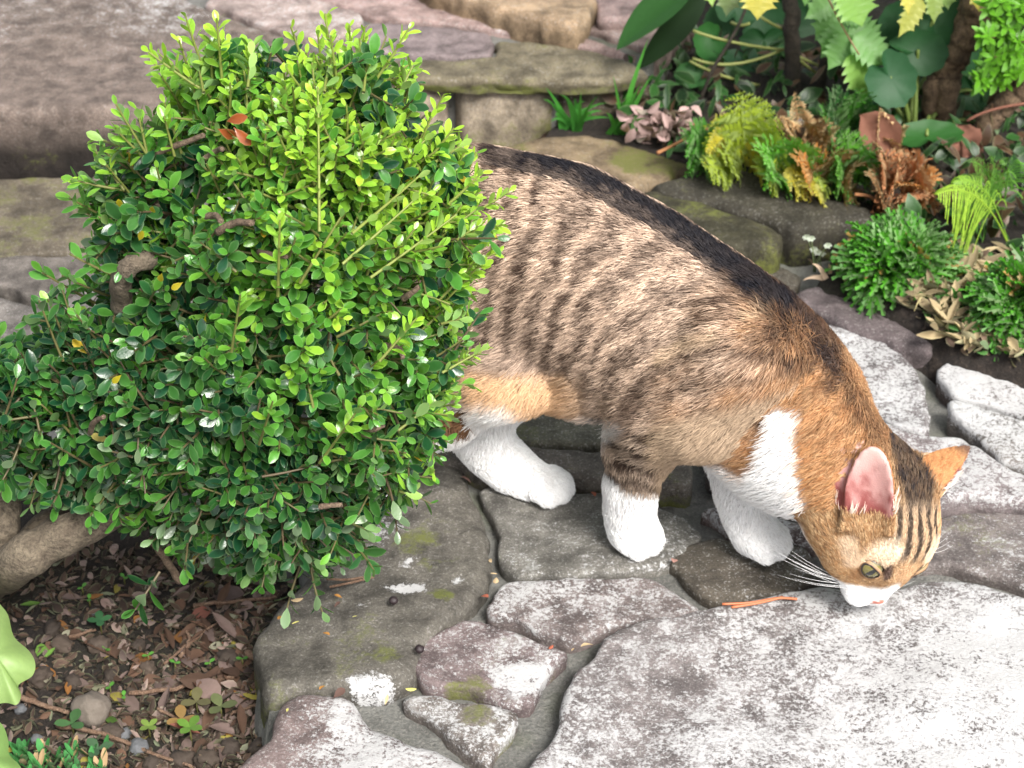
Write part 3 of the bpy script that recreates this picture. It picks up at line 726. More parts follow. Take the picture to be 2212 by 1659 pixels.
    for sx, sy, rx, ry, dl, dmo in spots:
        c = G(sx, sy, z); ex = G(sx+rx, sy, z); ey = G(sx, sy-ry, z)
        q = np.hypot((X-c[0])/abs(ex[0]-c[0]), (Y-c[1])/abs(ey[1]-c[1]))+(fbm2(X, Y, .012, 2, 3)-.5)*.5
        w = sstep(1.25, .75, q); li = li*(1-w)+(dl)*w if dl is not None else li; mo = mo*(1-w)+dmo*w if dmo is not None else mo
    vcol(me, 'mask', np.clip(np.stack([li, mo, dm], 1), 0, 1))
    tn = np.array(tint)*(1+.10*(rng.random(3)-.5)); TT = np.tile(tn, (len(VA), 1))*(1-side_dirt*side*(.75+.5*fbm2(X, Y+VA[:, 2]*2, .03, 3, 5)))[:, None].clip(.15, 1); vcol(me, 'tint', TT)  # shade of the step risers painted into the tint of the stone sides
    return link(name, me, parent, mat)

STONES = []
def clip_half(poly, p, n):
    out = []
    for i in range(len(poly)):
        a, b = poly[i], poly[(i+1) % len(poly)]; da, db = (a-p)@n, (b-p)@n
        if da <= 0: out.append(a)
        if (da < 0) != (db < 0): out.append(a+(b-a)*(da/(da-db)))
    return out
def fill_stones(make, region, size, seed):
    """irregular flagstones filling a region of the ground"""
    r = np.random.default_rng(seed); R = np.array(region); lo, hi = R.min(0), R.max(0); pts = []
    for i, y in enumerate(np.arange(lo[1]-size, hi[1]+size, size*.85)):
        for x in np.arange(lo[0]-size+(i % 2)*size*.5, hi[0]+size, size): pts.append((x+r.normal(0, size*.2), y+r.normal(0, size*.2)))
    pts = np.array(pts); old = list(STONES)
    for k, p in enumerate(pts):
        if not in_poly(np.array([p[0]]), np.array([p[1]]), region)[0]: continue
        c = [p+np.array(v)*size*1.5 for v in ((-1, -1), (1, -1), (1, 1), (-1, 1))]
        for q in pts[np.argsort(np.linalg.norm(pts-p, axis=1))[1:14]]: c = clip_half(c, (p+q)/2+(p-q)/np.linalg.norm(p-q)*.010, (q-p)/np.linalg.norm(q-p))
        c = [v for v in c]
        if len(c) < 3: continue
        d = sd_poly(np.array([v[0] for v in c]), np.array([v[1] for v in c]), region)
        if (d < -.03).any(): continue
        cc = catmull([np.append(v, 0) for v in c], 5, True); hit = False
        for B, _ in old:
            if (B.min(0) > cc[:, :2].max(0)).any() or (B.max(0) < cc[:, :2].min(0)).any(): continue
            if in_poly(cc[:, 0], cc[:, 1], [tuple(v) for v in B[::3]]).any() or in_poly(B[:, 0], B[:, 1], [tuple(v[:2]) for v in cc]).any(): hit = True; break
        if hit: continue
        make((c, 1000+seed*50+k))

def build_ground():
    # ---- soil: fine near, coarse to the horizon
    xs = np.concatenate([[-60, -20, -8, -4, -2.5, -1.8, -1.4], np.arange(-1.1, 1.3, .012), [1.5, 2, 2.8, 4, 8, 20, 60]])
    ys = np.concatenate([[-60, -20, -6, -2, -.5, .2], np.arange(.55, 3.1, .013), [3.3, 3.8, 5, 8, 20, 60]])
    X, Y = np.meshgrid(xs, ys); Z = soil_exact(X, Y); nx, ny = len(xs), len(ys)
    V = np.stack([X, Y, Z], -1).reshape(-1, 3); i = np.arange(nx*ny).reshape(ny, nx)
    F = np.stack([i[:-1, :-1], i[:-1, 1:], i[1:, 1:], i[1:, :-1]], -1).reshape(-1, 4)
    me = mesh_fast('soil', V, F)
    m, nt, b, out = new_mat('soil'); p = wpos(nt)
    n1 = noise(nt, p, 55, 6, .7); n2 = noise(nt, p, 300, 5, .7); n3 = noise(nt, p, 14, 3)
    col = ramp(nt, n1, [(.30, (.007, .005, .004)), (.55, (.024, .017, .013)), (.78, (.060, .043, .033))])
    col = mixc(nt, ramp(nt, n2, [(.55, 0.0), (.75, .7)]), col, (.12, .085, .065))
    col = mixc(nt, ramp(nt, n3, [(.5, 0.0), (.75, .5)]), col, (.022, .028, .010))
    nt.links.new(col, b.inputs['Base Color']); b.inputs['Roughness'].default_value = .9
    bump(nt, b, mth(nt, 'ADD', n1, mth(nt, 'MULTIPLY', n2, .5)), 1.0, .010)
    so = link('soil', me, None, m); tag(so, kind='structure')
    # ---- mortar bed of the path
    mz = -.0135
    pl = [tuple(G(a, c, mz)[:2]) for a, c in [(540, 1700), (590, 1580), (575, 1500), (575, 1420), (590, 1340), (650, 1270), (700, 1190), (640, 1120), (450, 1020), (-300, 900)]]
    pl += [(-1.9, 1.42), (-2.2, 1.62), (-2.2, 1.80), (-.9, 1.80)] + [tuple(G(a, c, mz)[:2]) for a, c in [(0, 372), (300, 372), (900, 300), (1180, 285), (1280, 282), (1500, 345), (1780, 425), (1890, 470), (1830, 590), (1960, 650), (2090, 745), (2300, 800), (2700, 900)]]
    pl += [(1.5, 1.30), (2.1, 1.15), (2.1, .30), (.6, .18), (-.30, .30), (-.34, .70)]
    xs = np.arange(-2.2, 2.1, .013); ys = np.arange(.18, 2.0, .013); X, Y = np.meshgrid(xs, ys)
    d = sd_poly(X.ravel(), Y.ravel(), pl).reshape(X.shape)
    Z = mz + (fbm2(X, Y, .05, 3, 31)-.5)*.008 + (fbm2(X, Y, .014, 2, 32)-.5)*.003 - .09*sstep(.0, -.02, d)
    ok = d > -.022; i = np.arange(X.size).reshape(X.shape)
    q = ok[:-1, :-1] & ok[:-1, 1:] & ok[1:, 1:] & ok[1:, :-1]
    F = np.stack([i[:-1, :-1], i[:-1, 1:], i[1:, 1:], i[1:, :-1]], -1)[q]
    V = np.stack([X, Y, Z], -1).reshape(-1, 3); used = np.unique(F); re = np.full(len(V), -1); re[used] = np.arange(len(used))
    me = mesh_fast('paving', V[used], re[F])
    mm, nt, b, out = new_mat('mortar'); p = wpos(nt)
    n1 = noise(nt, p, 40, 5, .65); n2 = noise(nt, p, 420, 4, .7); n3 = noise(nt, p, 12, 3)
    col = ramp(nt, n1, [(.32, (.085, .085, .078)), (.66, (.19, .19, .175))])
    col = mixc(nt, ramp(nt, n2, [(.50, 0.0), (.72, .6)]), col, (.30, .28, .25)); col = mixc(nt, ramp(nt, n2, [(.30, .5), (.45, 0.0)]), col, (.045, .04, .036))
    col = mixc(nt, ramp(nt, n3, [(.52, 0.0), (.70, .55)]), col, (.075, .090, .030))
    nt.links.new(col, b.inputs['Base Color']); b.inputs['Roughness'].default_value = .85
    bump(nt, b, mth(nt, 'ADD', n1, n2), .8, .004)
    pav = link('paving', me, None, mm); tag(pav, kind='structure')
    sm = stone_mat(); K = 0
    PUR = (.205, .165, .165); GRY = (.20, .185, .175); DRK = (.115, .105, .085); PAL = (.36, .345, .345); PINK = (.33, .255, .235)
    def S(poly, z=0.0, th=.06, **kw):
        nonlocal K; K += 1
        return make_stone('stone', poly, z, th, pav, sm, 100+K*7, **kw)
    # great pale stone under the cat's nose
    S([(1120, 1700), (1158, 1630), (1203, 1572), (1212, 1508), (1232, 1468), (1264, 1425), (1300, 1382), (1340, 1350), (1400, 1334), (1486, 1327), (1560, 1308), (1686, 1279), (1775, 1250), (1850, 1262), (1930, 1262), (2001, 1240), (2060, 1237), (2136, 1258), (2212, 1284), (2340, 1330), (2460, 1500), (2440, 1900), (1100, 1900), (1080, 1780)], .006, .07, tint=(.215, .193, .196), lichen=.69, moss=.22, damp=.05, rnd=.007, undulate=.006,
      lichen_fn=lambda x, y: .10*sstep(.0, .36, x-(y-1.05)*.4)-.07)
    S([(1034, 1058), (1130, 1046), (1250, 1066), (1330, 1062), (1410, 1086), (1478, 1114), (1524, 1152), (1496, 1176), (1452, 1210), (1400, 1226), (1300, 1236), (1200, 1243), (1112, 1243), (1087, 1220), (1076, 1160), (1062, 1110)], -.001, tint=GRY, lichen=.46, moss=.28, damp=.3)
    S([(1050, 1308), (1072, 1272), (1108, 1252), (1200, 1250), (1300, 1243), (1400, 1238), (1452, 1262), (1492, 1296), (1516, 1318), (1440, 1345), (1350, 1346), (1292, 1362), (1232, 1382), (1170, 1372), (1112, 1344), (1062, 1324)], 0.0, tint=PUR, lichen=.58, moss=.20, damp=.12)
    S([(890, 1442), (902, 1418), (936, 1370), (982, 1336), (1030, 1336), (1100, 1356), (1160, 1376), (1232, 1402), (1212, 1424), (1180, 1460), (1166, 1500), (1140, 1518), (1090, 1512), (1000, 1480), (920, 1474)], .002, tint=PUR, lichen=.50, moss=.34, damp=.15, spots=((1125, 1458, 60, 30, .80, .1), (1010, 1478, 50, 14, .2, .72)))
    S([(872, 1508), (950, 1498), (1010, 1510), (1080, 1528), (1116, 1542), (1104, 1572), (1080, 1602), (1056, 1640), (1030, 1628), (980, 1590), (930, 1546)], 0.0, tint=GRY, lichen=.62, moss=.34, damp=.1, rnd=.006, spots=((1030, 1545, 36, 20, .3, .7),))
    S([(470, 1690), (550, 1612), (588, 1565), (602, 1522), (640, 1497), (716, 1496), (768, 1510), (792, 1542), (862, 1582), (950, 1622), (1012, 1652), (1060, 1690), (1040, 1820), (600, 1900), (420, 1800)], .004, .11, tint=PUR, lichen=.45, moss=.22, damp=.12, rnd=.010, lichen_fn=lambda x, y: .28*sstep(-.20, -.08, x))
    # big dark stone beside the shrub's bed
    S([(548, 1420), (556, 1352), (600, 1290), (660, 1240), (700, 1180), (730, 1110), (800, 1060), (900, 1008), (960, 990), (1008, 1012), (1040, 1068), (1056, 1130), (1062, 1200), (1044, 1260), (1004, 1308), (952, 1350), (920, 1398), (884, 1450), (832, 1476), (750, 1488), (640, 1486), (582, 1500), (560, 1468)], .004, .11, tint=(.150, .140, .128), lichen=.24, moss=.36, damp=.34, rnd=.013, undulate=.007,
      spots=((872, 1267, 44, 15, .95, .0), (880, 1216, 24, 13, .88, .0), (845, 1150, 62, 34, .66, .1), (992, 1254, 18, 9, .8, .0), (770, 1300, 22, 10, .7, 0), (900, 1175, 60, 26, .2, .72), (958, 1288, 32, 14, .2, .85), (830, 1420, 40, 18, .35, .75), (800, 1475, 60, 16, .75, .2), (940, 1215, 40, 18, .3, .62)))
    S([(1442, 1212), (1490, 1176), (1540, 1164), (1610, 1172), (1720, 1168), (1766, 1205), (1776, 1240), (1704, 1268), (1610, 1292), (1530, 1298), (1482, 1272), (1460, 1242)], -.004, tint=DRK, lichen=.40, moss=.35, damp=.35)
    S([(1505, 1096), (1560, 1088), (1640, 1094), (1720, 1120), (1772, 1170), (1740, 1162), (1660, 1152), (1590, 1144), (1545, 1120)], .002, tint=PUR, lichen=.62, moss=.2, rnd=.007)
    # mossy stones under the cat
    S([(860, 830), (1000, 790), (1180, 795), (1420, 850), (1440, 945), (1310, 962), (1200, 958), (1100, 954), (1000, 946), (915, 950)], .012, tint=(.17, .165, .13), lichen=.42, moss=.50, damp=.25)
    S([(915, 962), (1000, 956), (1100, 964), (1310, 972), (1440, 962), (1500, 1000), (1490, 1044), (1400, 1050), (1310, 1040), (1250, 1032), (1150, 1026), (1050, 1024), (1000, 1002), (940, 988)], .010, tint=(.17, .16, .14), lichen=.36, moss=.45, damp=.3)
    S([(1520, 960), (1640, 930), (1800, 960), (1900, 1040), (1960, 1110), (1900, 1180), (1800, 1150), (1720, 1090), (1640, 1062), (1540, 1046)], .006, tint=GRY, lichen=.6, moss=.2)
    # right hand stones
    S([(1720, 880), (1830, 850), (1905, 902), (1960, 930), (2010, 934), (2080, 940), (2120, 965), (2165, 1000), (2260, 1040), (2340, 1075), (2250, 1080), (2100, 1072), (2040, 1078), (1990, 1070), (1900, 1050), (1780, 980)], .010, tint=(.25, .225, .22), lichen=.66, moss=.12, damp=.05, rnd=.006)
    S([(1960, 1150), (2040, 1118), (2120, 1108), (2212, 1106), (2400, 1110), (2450, 1250), (2360, 1310), (2212, 1272), (2140, 1246), (2056, 1224), (2000, 1222), (1940, 1240), (1900, 1200)], -.004, tint=GRY, lichen=.52, moss=.36, damp=.2)
    S([(2044, 862), (2110, 872), (2212, 905), (2330, 950), (2360, 1030), (2270, 1032), (2168, 984), (2104, 926)], .012, tint=(.25, .225, .22), lichen=.62, moss=.08, rnd=.005)
    S([(2026, 792), (2060, 766), (2120, 752), (2212, 764), (2360, 800), (2380, 940), (2290, 936), (2212, 898), (2120, 864), (2062, 850), (2036, 822)], .008, tint=PUR, lichen=.50, moss=.2, damp=.15, lichen_fn=lambda x, y: .2*sstep(1.62, 1.52, y))
    S([(1690, 640), (1740, 612), (1840, 602), (1930, 640), (2050, 694), (2086, 730), (2010, 752), (1950, 742), (1900, 720), (1830, 694), (1780, 672)], .012, tint=(.150, .125, .135), lichen=.20, moss=.15, damp=.12, rnd=.009)
    S([(1680, 660), (1800, 704), (1900, 728), (1960, 760), (1990, 800), (2010, 860), (2006, 922), (1950, 918), (1890, 884), (1830, 840), (1720, 800), (1640, 720)], .004, tint=(.19, .165, .165), lichen=.42, moss=.25, damp=.12, lichen_fn=lambda x, y: .20*sstep(1.62, 1.50, y))
    S([(2060, 748), (2110, 738), (2160, 748), (2130, 752), (2090, 760)], .0, .03, tint=GRY, lichen=.3, rnd=.005)
    # left stones behind the shrub
    S([(-250, 400), (-60, 390), (150, 382), (205, 408), (300, 440), (320, 530), (180, 545), (60, 546), (-60, 552), (-260, 540)], .010, .08, tint=(.15, .14, .105), lichen=.22, moss=.45, damp=.25)
    S([(-250, 560), (0, 556), (100, 552), (210, 556), (300, 590), (200, 606), (120, 634), (88, 646), (40, 634), (0, 616), (-120, 600), (-250, 600)], .006, .08, tint=(.155, .145, .14), lichen=.22, moss=.25, damp=.2)
    S([(-250, 622), (-100, 622), (0, 630), (84, 656), (130, 664), (210, 694), (320, 700), (340, 760), (200, 752), (60, 748), (-60, 760), (-260, 760)], .010, .10, tint=(.16, .15, .15), lichen=.34, moss=.2, damp=.15, rnd=.012)
    S([(124, 650), (150, 634), (205, 612), (300, 600), (360, 640), (330, 690), (215, 682)], .004, .05, tint=GRY, lichen=.25, moss=.3)
    S([(180, 384), (196, 366), (232, 360), (262, 374), (250, 396), (208, 402)], .022, .05, tint=(.21, .19, .15), lichen=.3, moss=.4, rnd=.012)
    S([(320, 420), (420, 390), (600, 400), (760, 420), (900, 450), (880, 620), (700, 660), (480, 640), (340, 560)], .006, .08, tint=GRY, lichen=.3, moss=.35)
    S([(370, 670), (480, 652), (700, 672), (900, 640), (880, 800), (760, 850), (560, 860), (380, 800)], .004, .08, tint=GRY, lichen=.3, moss=.3)
    # dark mossy row along the planted bank
    S([(900, 420), (1000, 330), (1088, 304), (1170, 290), (1262, 284), (1350, 300), (1440, 326), (1502, 352), (1462, 372), (1412, 388), (1300, 430), (1100, 480)], .030, .08, tint=(.225, .175, .115), lichen=.22, moss=.46, damp=.15, rnd=.014, spots=((1400, 345, 90, 30, .1, .75),))
    S([(1412, 396), (1470, 374), (1520, 356), (1580, 352), (1700, 396), (1800, 418), (1884, 440), (1880, 462), (1800, 476), (1716, 490), (1650, 462), (1560, 436), (1460, 420)], .034, .085, tint=(.062, .058, .042), lichen=.12, moss=.40, damp=.45, rnd=.012)
    S([(1300, 440), (1410, 408), (1480, 424), (1560, 444), (1640, 470), (1702, 500), (1690, 524), (1620, 530), (1500, 540), (1380, 520)], .034, .08, tint=(.072, .066, .042), lichen=.16, moss=.50, damp=.4, rnd=.011)
    S([(1380, 560), (1520, 548), (1640, 552), (1700, 580), (1730, 604), (1680, 640), (1560, 690), (1440, 640)], .0, .06, tint=DRK, lichen=.3, moss=.45, damp=.3)
    # ---- upper terrace: one step higher
    TZ = .078
    base_poly = [(-700, 235), (0, 232), (420, 236), (700, 200), (830, 160), (1200, 172), (1400, 150), (1450, 80), (1500, -100)]
    pl = [(-2.6, 3.6), (-2.6, 1.90)] + [tuple(G(a, c, TZ-.012)[:2]) for a, c in base_poly] + [(.62, 3.6)]
    bm = bmesh.new(); top = [bm.verts.new((x, y, TZ-.010)) for x, y in pl]; bot = [bm.verts.new((x, y+.012, -.06)) for x, y in pl]
    bm.faces.new(top); n = len(pl)
    for k in range(n): bm.faces.new((top[k], bot[k], bot[(k+1) % n], top[(k+1) % n]))
    bmesh.ops.recalc_face_normals(bm, faces=bm.faces); me = bpy.data.meshes.new('terrace'); bm.to_mesh(me); bm.free()
    ter = link('terrace', me, None, mm); tag(ter, kind='structure')
    def TS(poly, z=TZ, th=.05, name='stone', **kw):
        nonlocal K; K += 1
        return make_stone(name, poly, z, th, ter, sm, 100+K*7, **kw)
    TS([(-700, 246), (-300, 244), (0, 240), (250, 232), (420, 240), (600, 225), (720, 190), (800, 156), (860, 140), (780, 128), (700, 112), (640, 84), (524, 44), (420, 4), (380, -30), (100, -60), (-700, -40)], TZ, .135, tint=(.20, .172, .150), lichen=.20, moss=.18, damp=.34, rnd=.009, undulate=.0022, lichen_fn=lambda x, y: .34*sstep(1.86, 2.12, y)-.04, side_dirt=.88)  # far end made paler through the lichen mask
    TS([(440, 2), (500, -40), (640, -20), (768, 22), (788, 40), (752, 70), (690, 84), (640, 76), (524, 38)], TZ, tint=(.36, .30, .275), lichen=.50, moss=.06, damp=.0)
    TS([(520, -60), (800, -80), (960, -40), (1010, 20), (1080, 40), (1200, 64), (1300, 92), (1380, 118), (1290, 104), (1150, 76), (1060, 62), (920, 44), (800, 34), (680, -6)], TZ, tint=PINK, lichen=.42, moss=.04, damp=.0)
    TS([(756, 82), (800, 46), (920, 52), (1050, 70), (1066, 96), (1060, 118), (980, 118), (880, 112), (820, 112)], TZ, tint=(.225, .185, .195), lichen=.16, moss=.06, damp=.1)
    TS([(700, 92), (748, 84), (806, 112), (848, 118), (800, 124), (740, 112)], TZ, tint=(.24, .175, .17), lichen=.2, moss=.05, damp=.0, rnd=.007)
    TS([(830, 132), (900, 124), (1000, 124), (1068, 118), (1080, 84), (1160, 86), (1260, 104), (1370, 132), (1396, 148), (1330, 164), (1200, 172), (1080, 168), (980, 166), (880, 158)], TZ+.002, .020, tint=(.20, .175, .120), lichen=.26, moss=.40, damp=.30, rnd=.008)
    TS([(1040, 20), (1180, 40), (1300, 68), (1420, 110), (1460, 60), (1500, 10), (1300, 20), (1150, -20)], TZ, tint=PINK, lichen=.45, moss=.1)
    # steps further back
    TS([(900, -60), (1270, -40), (1276, 30), (1250, 52), (1180, 40), (1040, 0), (960, -20)], TZ+.028, .05, tint=(.40, .30, .19), lichen=.35, moss=.08, rnd=.008)
    TS([(1282, -60), (1480, -60), (1500, 0), (1440, 30), (1380, 40), (1290, 34)], TZ+.014, .04, tint=PINK, lichen=.4, moss=.08, rnd=.007)
    fill_stones(lambda K_: make_stone('stone', K_[0], TZ, .04, ter, sm, K_[1], tint=tuple(np.array(PINK if K_[1] % 3 else PUR)), lichen=.42, moss=.1, world=True, undulate=.002),
                [(-2.55, 2.36), (-2.55, 3.5), (.55, 3.5), (.40, 2.62), (.2, 2.46), (-.5, 2.42)], .30, 5)
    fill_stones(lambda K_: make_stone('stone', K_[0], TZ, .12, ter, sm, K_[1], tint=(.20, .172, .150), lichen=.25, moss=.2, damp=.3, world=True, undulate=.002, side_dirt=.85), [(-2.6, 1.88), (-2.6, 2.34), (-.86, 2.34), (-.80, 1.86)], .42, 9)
    # the path goes on beyond what the photograph shows
    fill_stones(lambda K_: make_stone('stone', K_[0], 0.0, .06, pav, sm, K_[1], tint=(PUR, GRY, (.22, .19, .185))[K_[1] % 3], lichen=.55, moss=.22, damp=.12, world=True), [(-.30, .32), (.60, .20), (2.08, .32), (2.08, 1.13), (1.48, 1.28), (1.0, 1.52), (.62, 1.50), (.45, 1.0), (.2, .85), (-.28, .85)], .125, 21)
    fill_stones(lambda K_: make_stone('stone', K_[0], 0.0, .06, pav, sm, K_[1], tint=(GRY, DRK, GRY)[K_[1] % 3], lichen=.3, moss=.4, damp=.2, world=True), [(-2.15, 1.62), (-1.85, 1.44), (-.70, 1.38), (-.5, 1.5), (-.5, 1.78), (-2.15, 1.79)], .125, 41)
    # rough retaining blocks under the terrace edge
    for poly, tint, mo in (([(800, 150), (850, 142), (920, 142), (962, 156), (974, 182), (950, 192), (880, 196), (806, 190)], (.34, .30, .235), .34), ([(986, 160), (1060, 160), (1170, 162), (1196, 178), (1170, 190), (1060, 194), (1000, 188)], (.34, .295, .22), .38), ([(1206, 164), (1300, 160), (1392, 150), (1404, 164), (1330, 184), (1214, 190)], (.10, .085, .06), .45), ([(640, 214), (700, 190), (786, 172), (792, 206), (700, 228)], (.2, .18, .14), .3)):
        TS(poly, .060, .12, name='block', tint=tint, lichen=.34, moss=mo, damp=.12, rnd=.018, rough=.006, undulate=.008)
# ================================================================== LEAVES
def leaf_arrays(prof, fold=.18, curl=.12, tipcurl=.0, serr=None):
    """unit leaf along +x, normal +z; prof = [(x, halfwidth)]"""
    V, F = [], []; n = len(prof)
    for i, (x, w) in enumerate(prof):
        zc = -curl*x*x + tipcurl*x*x*x
        V += [(x, 0, zc), (x, w*.55, zc+fold*w*.62), (x, w, zc+fold*w*.80), (x, -w*.55, zc+fold*w*.62), (x, -w, zc+fold*w*.80)]
    for i in range(n-1):
        a, b = i*5, (i+1)*5
        for p, q in ((1, 0), (2, 1), (0, 3), (3, 4)): F.append((a+p, a+q, b+q, b+p))
    return np.array(V, float), np.array(F, int)
def leaf_edge(me, reps=1):
    a = me.attributes.new('edge', 'FLOAT', 'POINT'); a.data.foreach_set('value', np.tile(np.array([0, .15, 1, .15, 1], np.float32), len(me.vertices)//5))
BOX = [leaf_arrays([(0, .012), (.10, .035), (.35, .17), (.62, .235), (.84, .18), (.96, .07), (1.0, .01)], f, c) for f, c in ((.22, .10), (-.12, .16), (.34, .22), (.05, -.08))]

def leaf_material(name, src, gloss=.30, transl=.22, vein=True, rough_noise=True):
    """src: 'attr' (per point colour 'leafcol') or 'object' (object colour)"""
    m, nt, b, out = new_mat(name); L = nt.links
    if src == 'attr': c = attr(nt, 'leafcol').outputs['Color']
    else: c = N(nt, 'ShaderNodeObjectInfo').outputs['Color']
    p = wpos(nt); n1 = noise(nt, p, 260, 3, .6)
    c = mixc(nt, ramp(nt, n1, [(.35, .30), (.65, 0.0)]), c, mixc(nt, 1.0, c, (.62, .70, .60), 'MULTIPLY'))
    ed = attr(nt, 'edge').outputs['Fac']; c = mixc(nt, mth(nt, 'MULTIPLY', mth(nt, 'POWER', ed, 3.0), .55), c, mixc(nt, .5, mixc(nt, 1.0, c, (1.9, 1.8, 1.9), 'MULTIPLY'), (.30, .38, .20)))
    geo = N(nt, 'ShaderNodeNewGeometry')
    c2 = mixc(nt, geo.outputs['Backfacing'], c, mixc(nt, .35, c, (.30, .36, .22)))
    L.new(c2, b.inputs['Base Color']); b.inputs['Roughness'].default_value = gloss
    b.inputs['Specular IOR Level'].default_value = .42
    tr = N(nt, 'ShaderNodeBsdfTranslucent'); L.new(mixc(nt, 1.0, c, (1.5, 1.6, .55), 'MULTIPLY'), tr.inputs['Color'])
    mx = N(nt, 'ShaderNodeMixShader'); mx.inputs[0].default_value = transl
    L.new(b.outputs[0], mx.inputs[1]); L.new(tr.outputs[0], mx.inputs[2]); L.new(mx.outputs[0], out.inputs[0])
    bump(nt, b, noise(nt, p, 700, 2, .5), .12, .001)
    return m
def bark_material(name, a, b_, scale=60, stretch=None):
    m, nt, b, out = new_mat(name); p = wpos(nt)
    n1 = noise(nt, p, scale, 6, .7); n2 = noise(nt, p, scale*5, 4, .7)
    c = ramp(nt, n1, [(.32, a), (.68, b_)]); c = mixc(nt, ramp(nt, n2, [(.35, .6), (.55, 0.0)]), c, tuple(v*.35 for v in a))
    nt.links.new(c, b.inputs['Base Color']); b.inputs['Roughness'].default_value = .85
    bump(nt, b, mth(nt, 'ADD', n1, mth(nt, 'MULTIPLY', n2, .5)), .9, .006); return m
class LeafBag:
    """collects leaves; the ones that show largest become parts, the rest one mass"""
    def __init__(s): s.R, s.P, s.S, s.C, s.T = [], [], [], [], []
    def add(s, R, p, size, col, t): s.R.append(R); s.P.append(p); s.S.append(size); s.C.append(col); s.T.append(t)
    def build(s, parent, templates, mat_attr, mat_obj, single=300, name='leaf', mass='foliage', score=None):
        R = np.array(s.R); P = np.array(s.P); S = np.array(s.S); C = np.array(s.C); T = np.array(s.T)
        if single:
            toc = CPOS-P; dist = np.linalg.norm(toc, axis=1); fac = np.abs(np.einsum('ij,ij->i', R[:, :, 2], toc))/dist
            sc = S*S*fac/dist**2 if score is None else score(P, S, fac)
            px = 1106+((P-CPOS)@RGT)/((P-CPOS)@FWD)/_K*1106; py = 829.5-((P-CPOS)@UPV)/((P-CPOS)@FWD)/_K*1106
            sc = np.where((px > 10) & (px < 2200) & (py > 5) & (py < 1650), sc, -1)
            sel = np.zeros(len(P), bool); sel[np.argsort(-sc)[:single]] = True
        else: sel = np.zeros(len(P), bool)
        ms = []
        for (v, f) in templates:
            me = mesh_fast(name, v, f); me.materials.append(mat_obj); leaf_edge(me); ms.append(me)
        for i in np.nonzero(sel)[0]:
            o = bpy.data.objects.new(name, ms[T[i]]); COL.objects.link(o); o.parent = parent
            o.matrix_basis = mat4(R[i]*S[i], P[i]); o.color = (*C[i], 1)
        VV, FF, CC = [], [], []; off = 0
        for t, (v, f) in enumerate(templates):
            idx = np.nonzero((~sel) & (T == t))[0]
            if not len(idx): continue
            W = np.einsum('nij,kj->nki', R[idx]*S[idx][:, None, None], v)+P[idx][:, None, :]
            VV.append(W.reshape(-1, 3)); FF.append((f[None]+(np.arange(len(idx))*len(v))[:, None, None]).reshape(-1, 4)+off); CC.append(np.repeat(C[idx], len(v), 0)); off += len(idx)*len(v)
        if VV:
            me = mesh_fast(mass, np.concatenate(VV), np.concatenate(FF)); vcol(me, 'leafcol', np.concatenate(CC)); leaf_edge(me)
            o = link(mass, me, parent, mat_attr); o['kind'] = 'stuff'
def rot_about(v, ax, a):
    ax = ax/np.linalg.norm(ax); return v*math.cos(a)+np.cross(ax, v)*math.sin(a)+ax*(ax@v)*(1-math.cos(a))

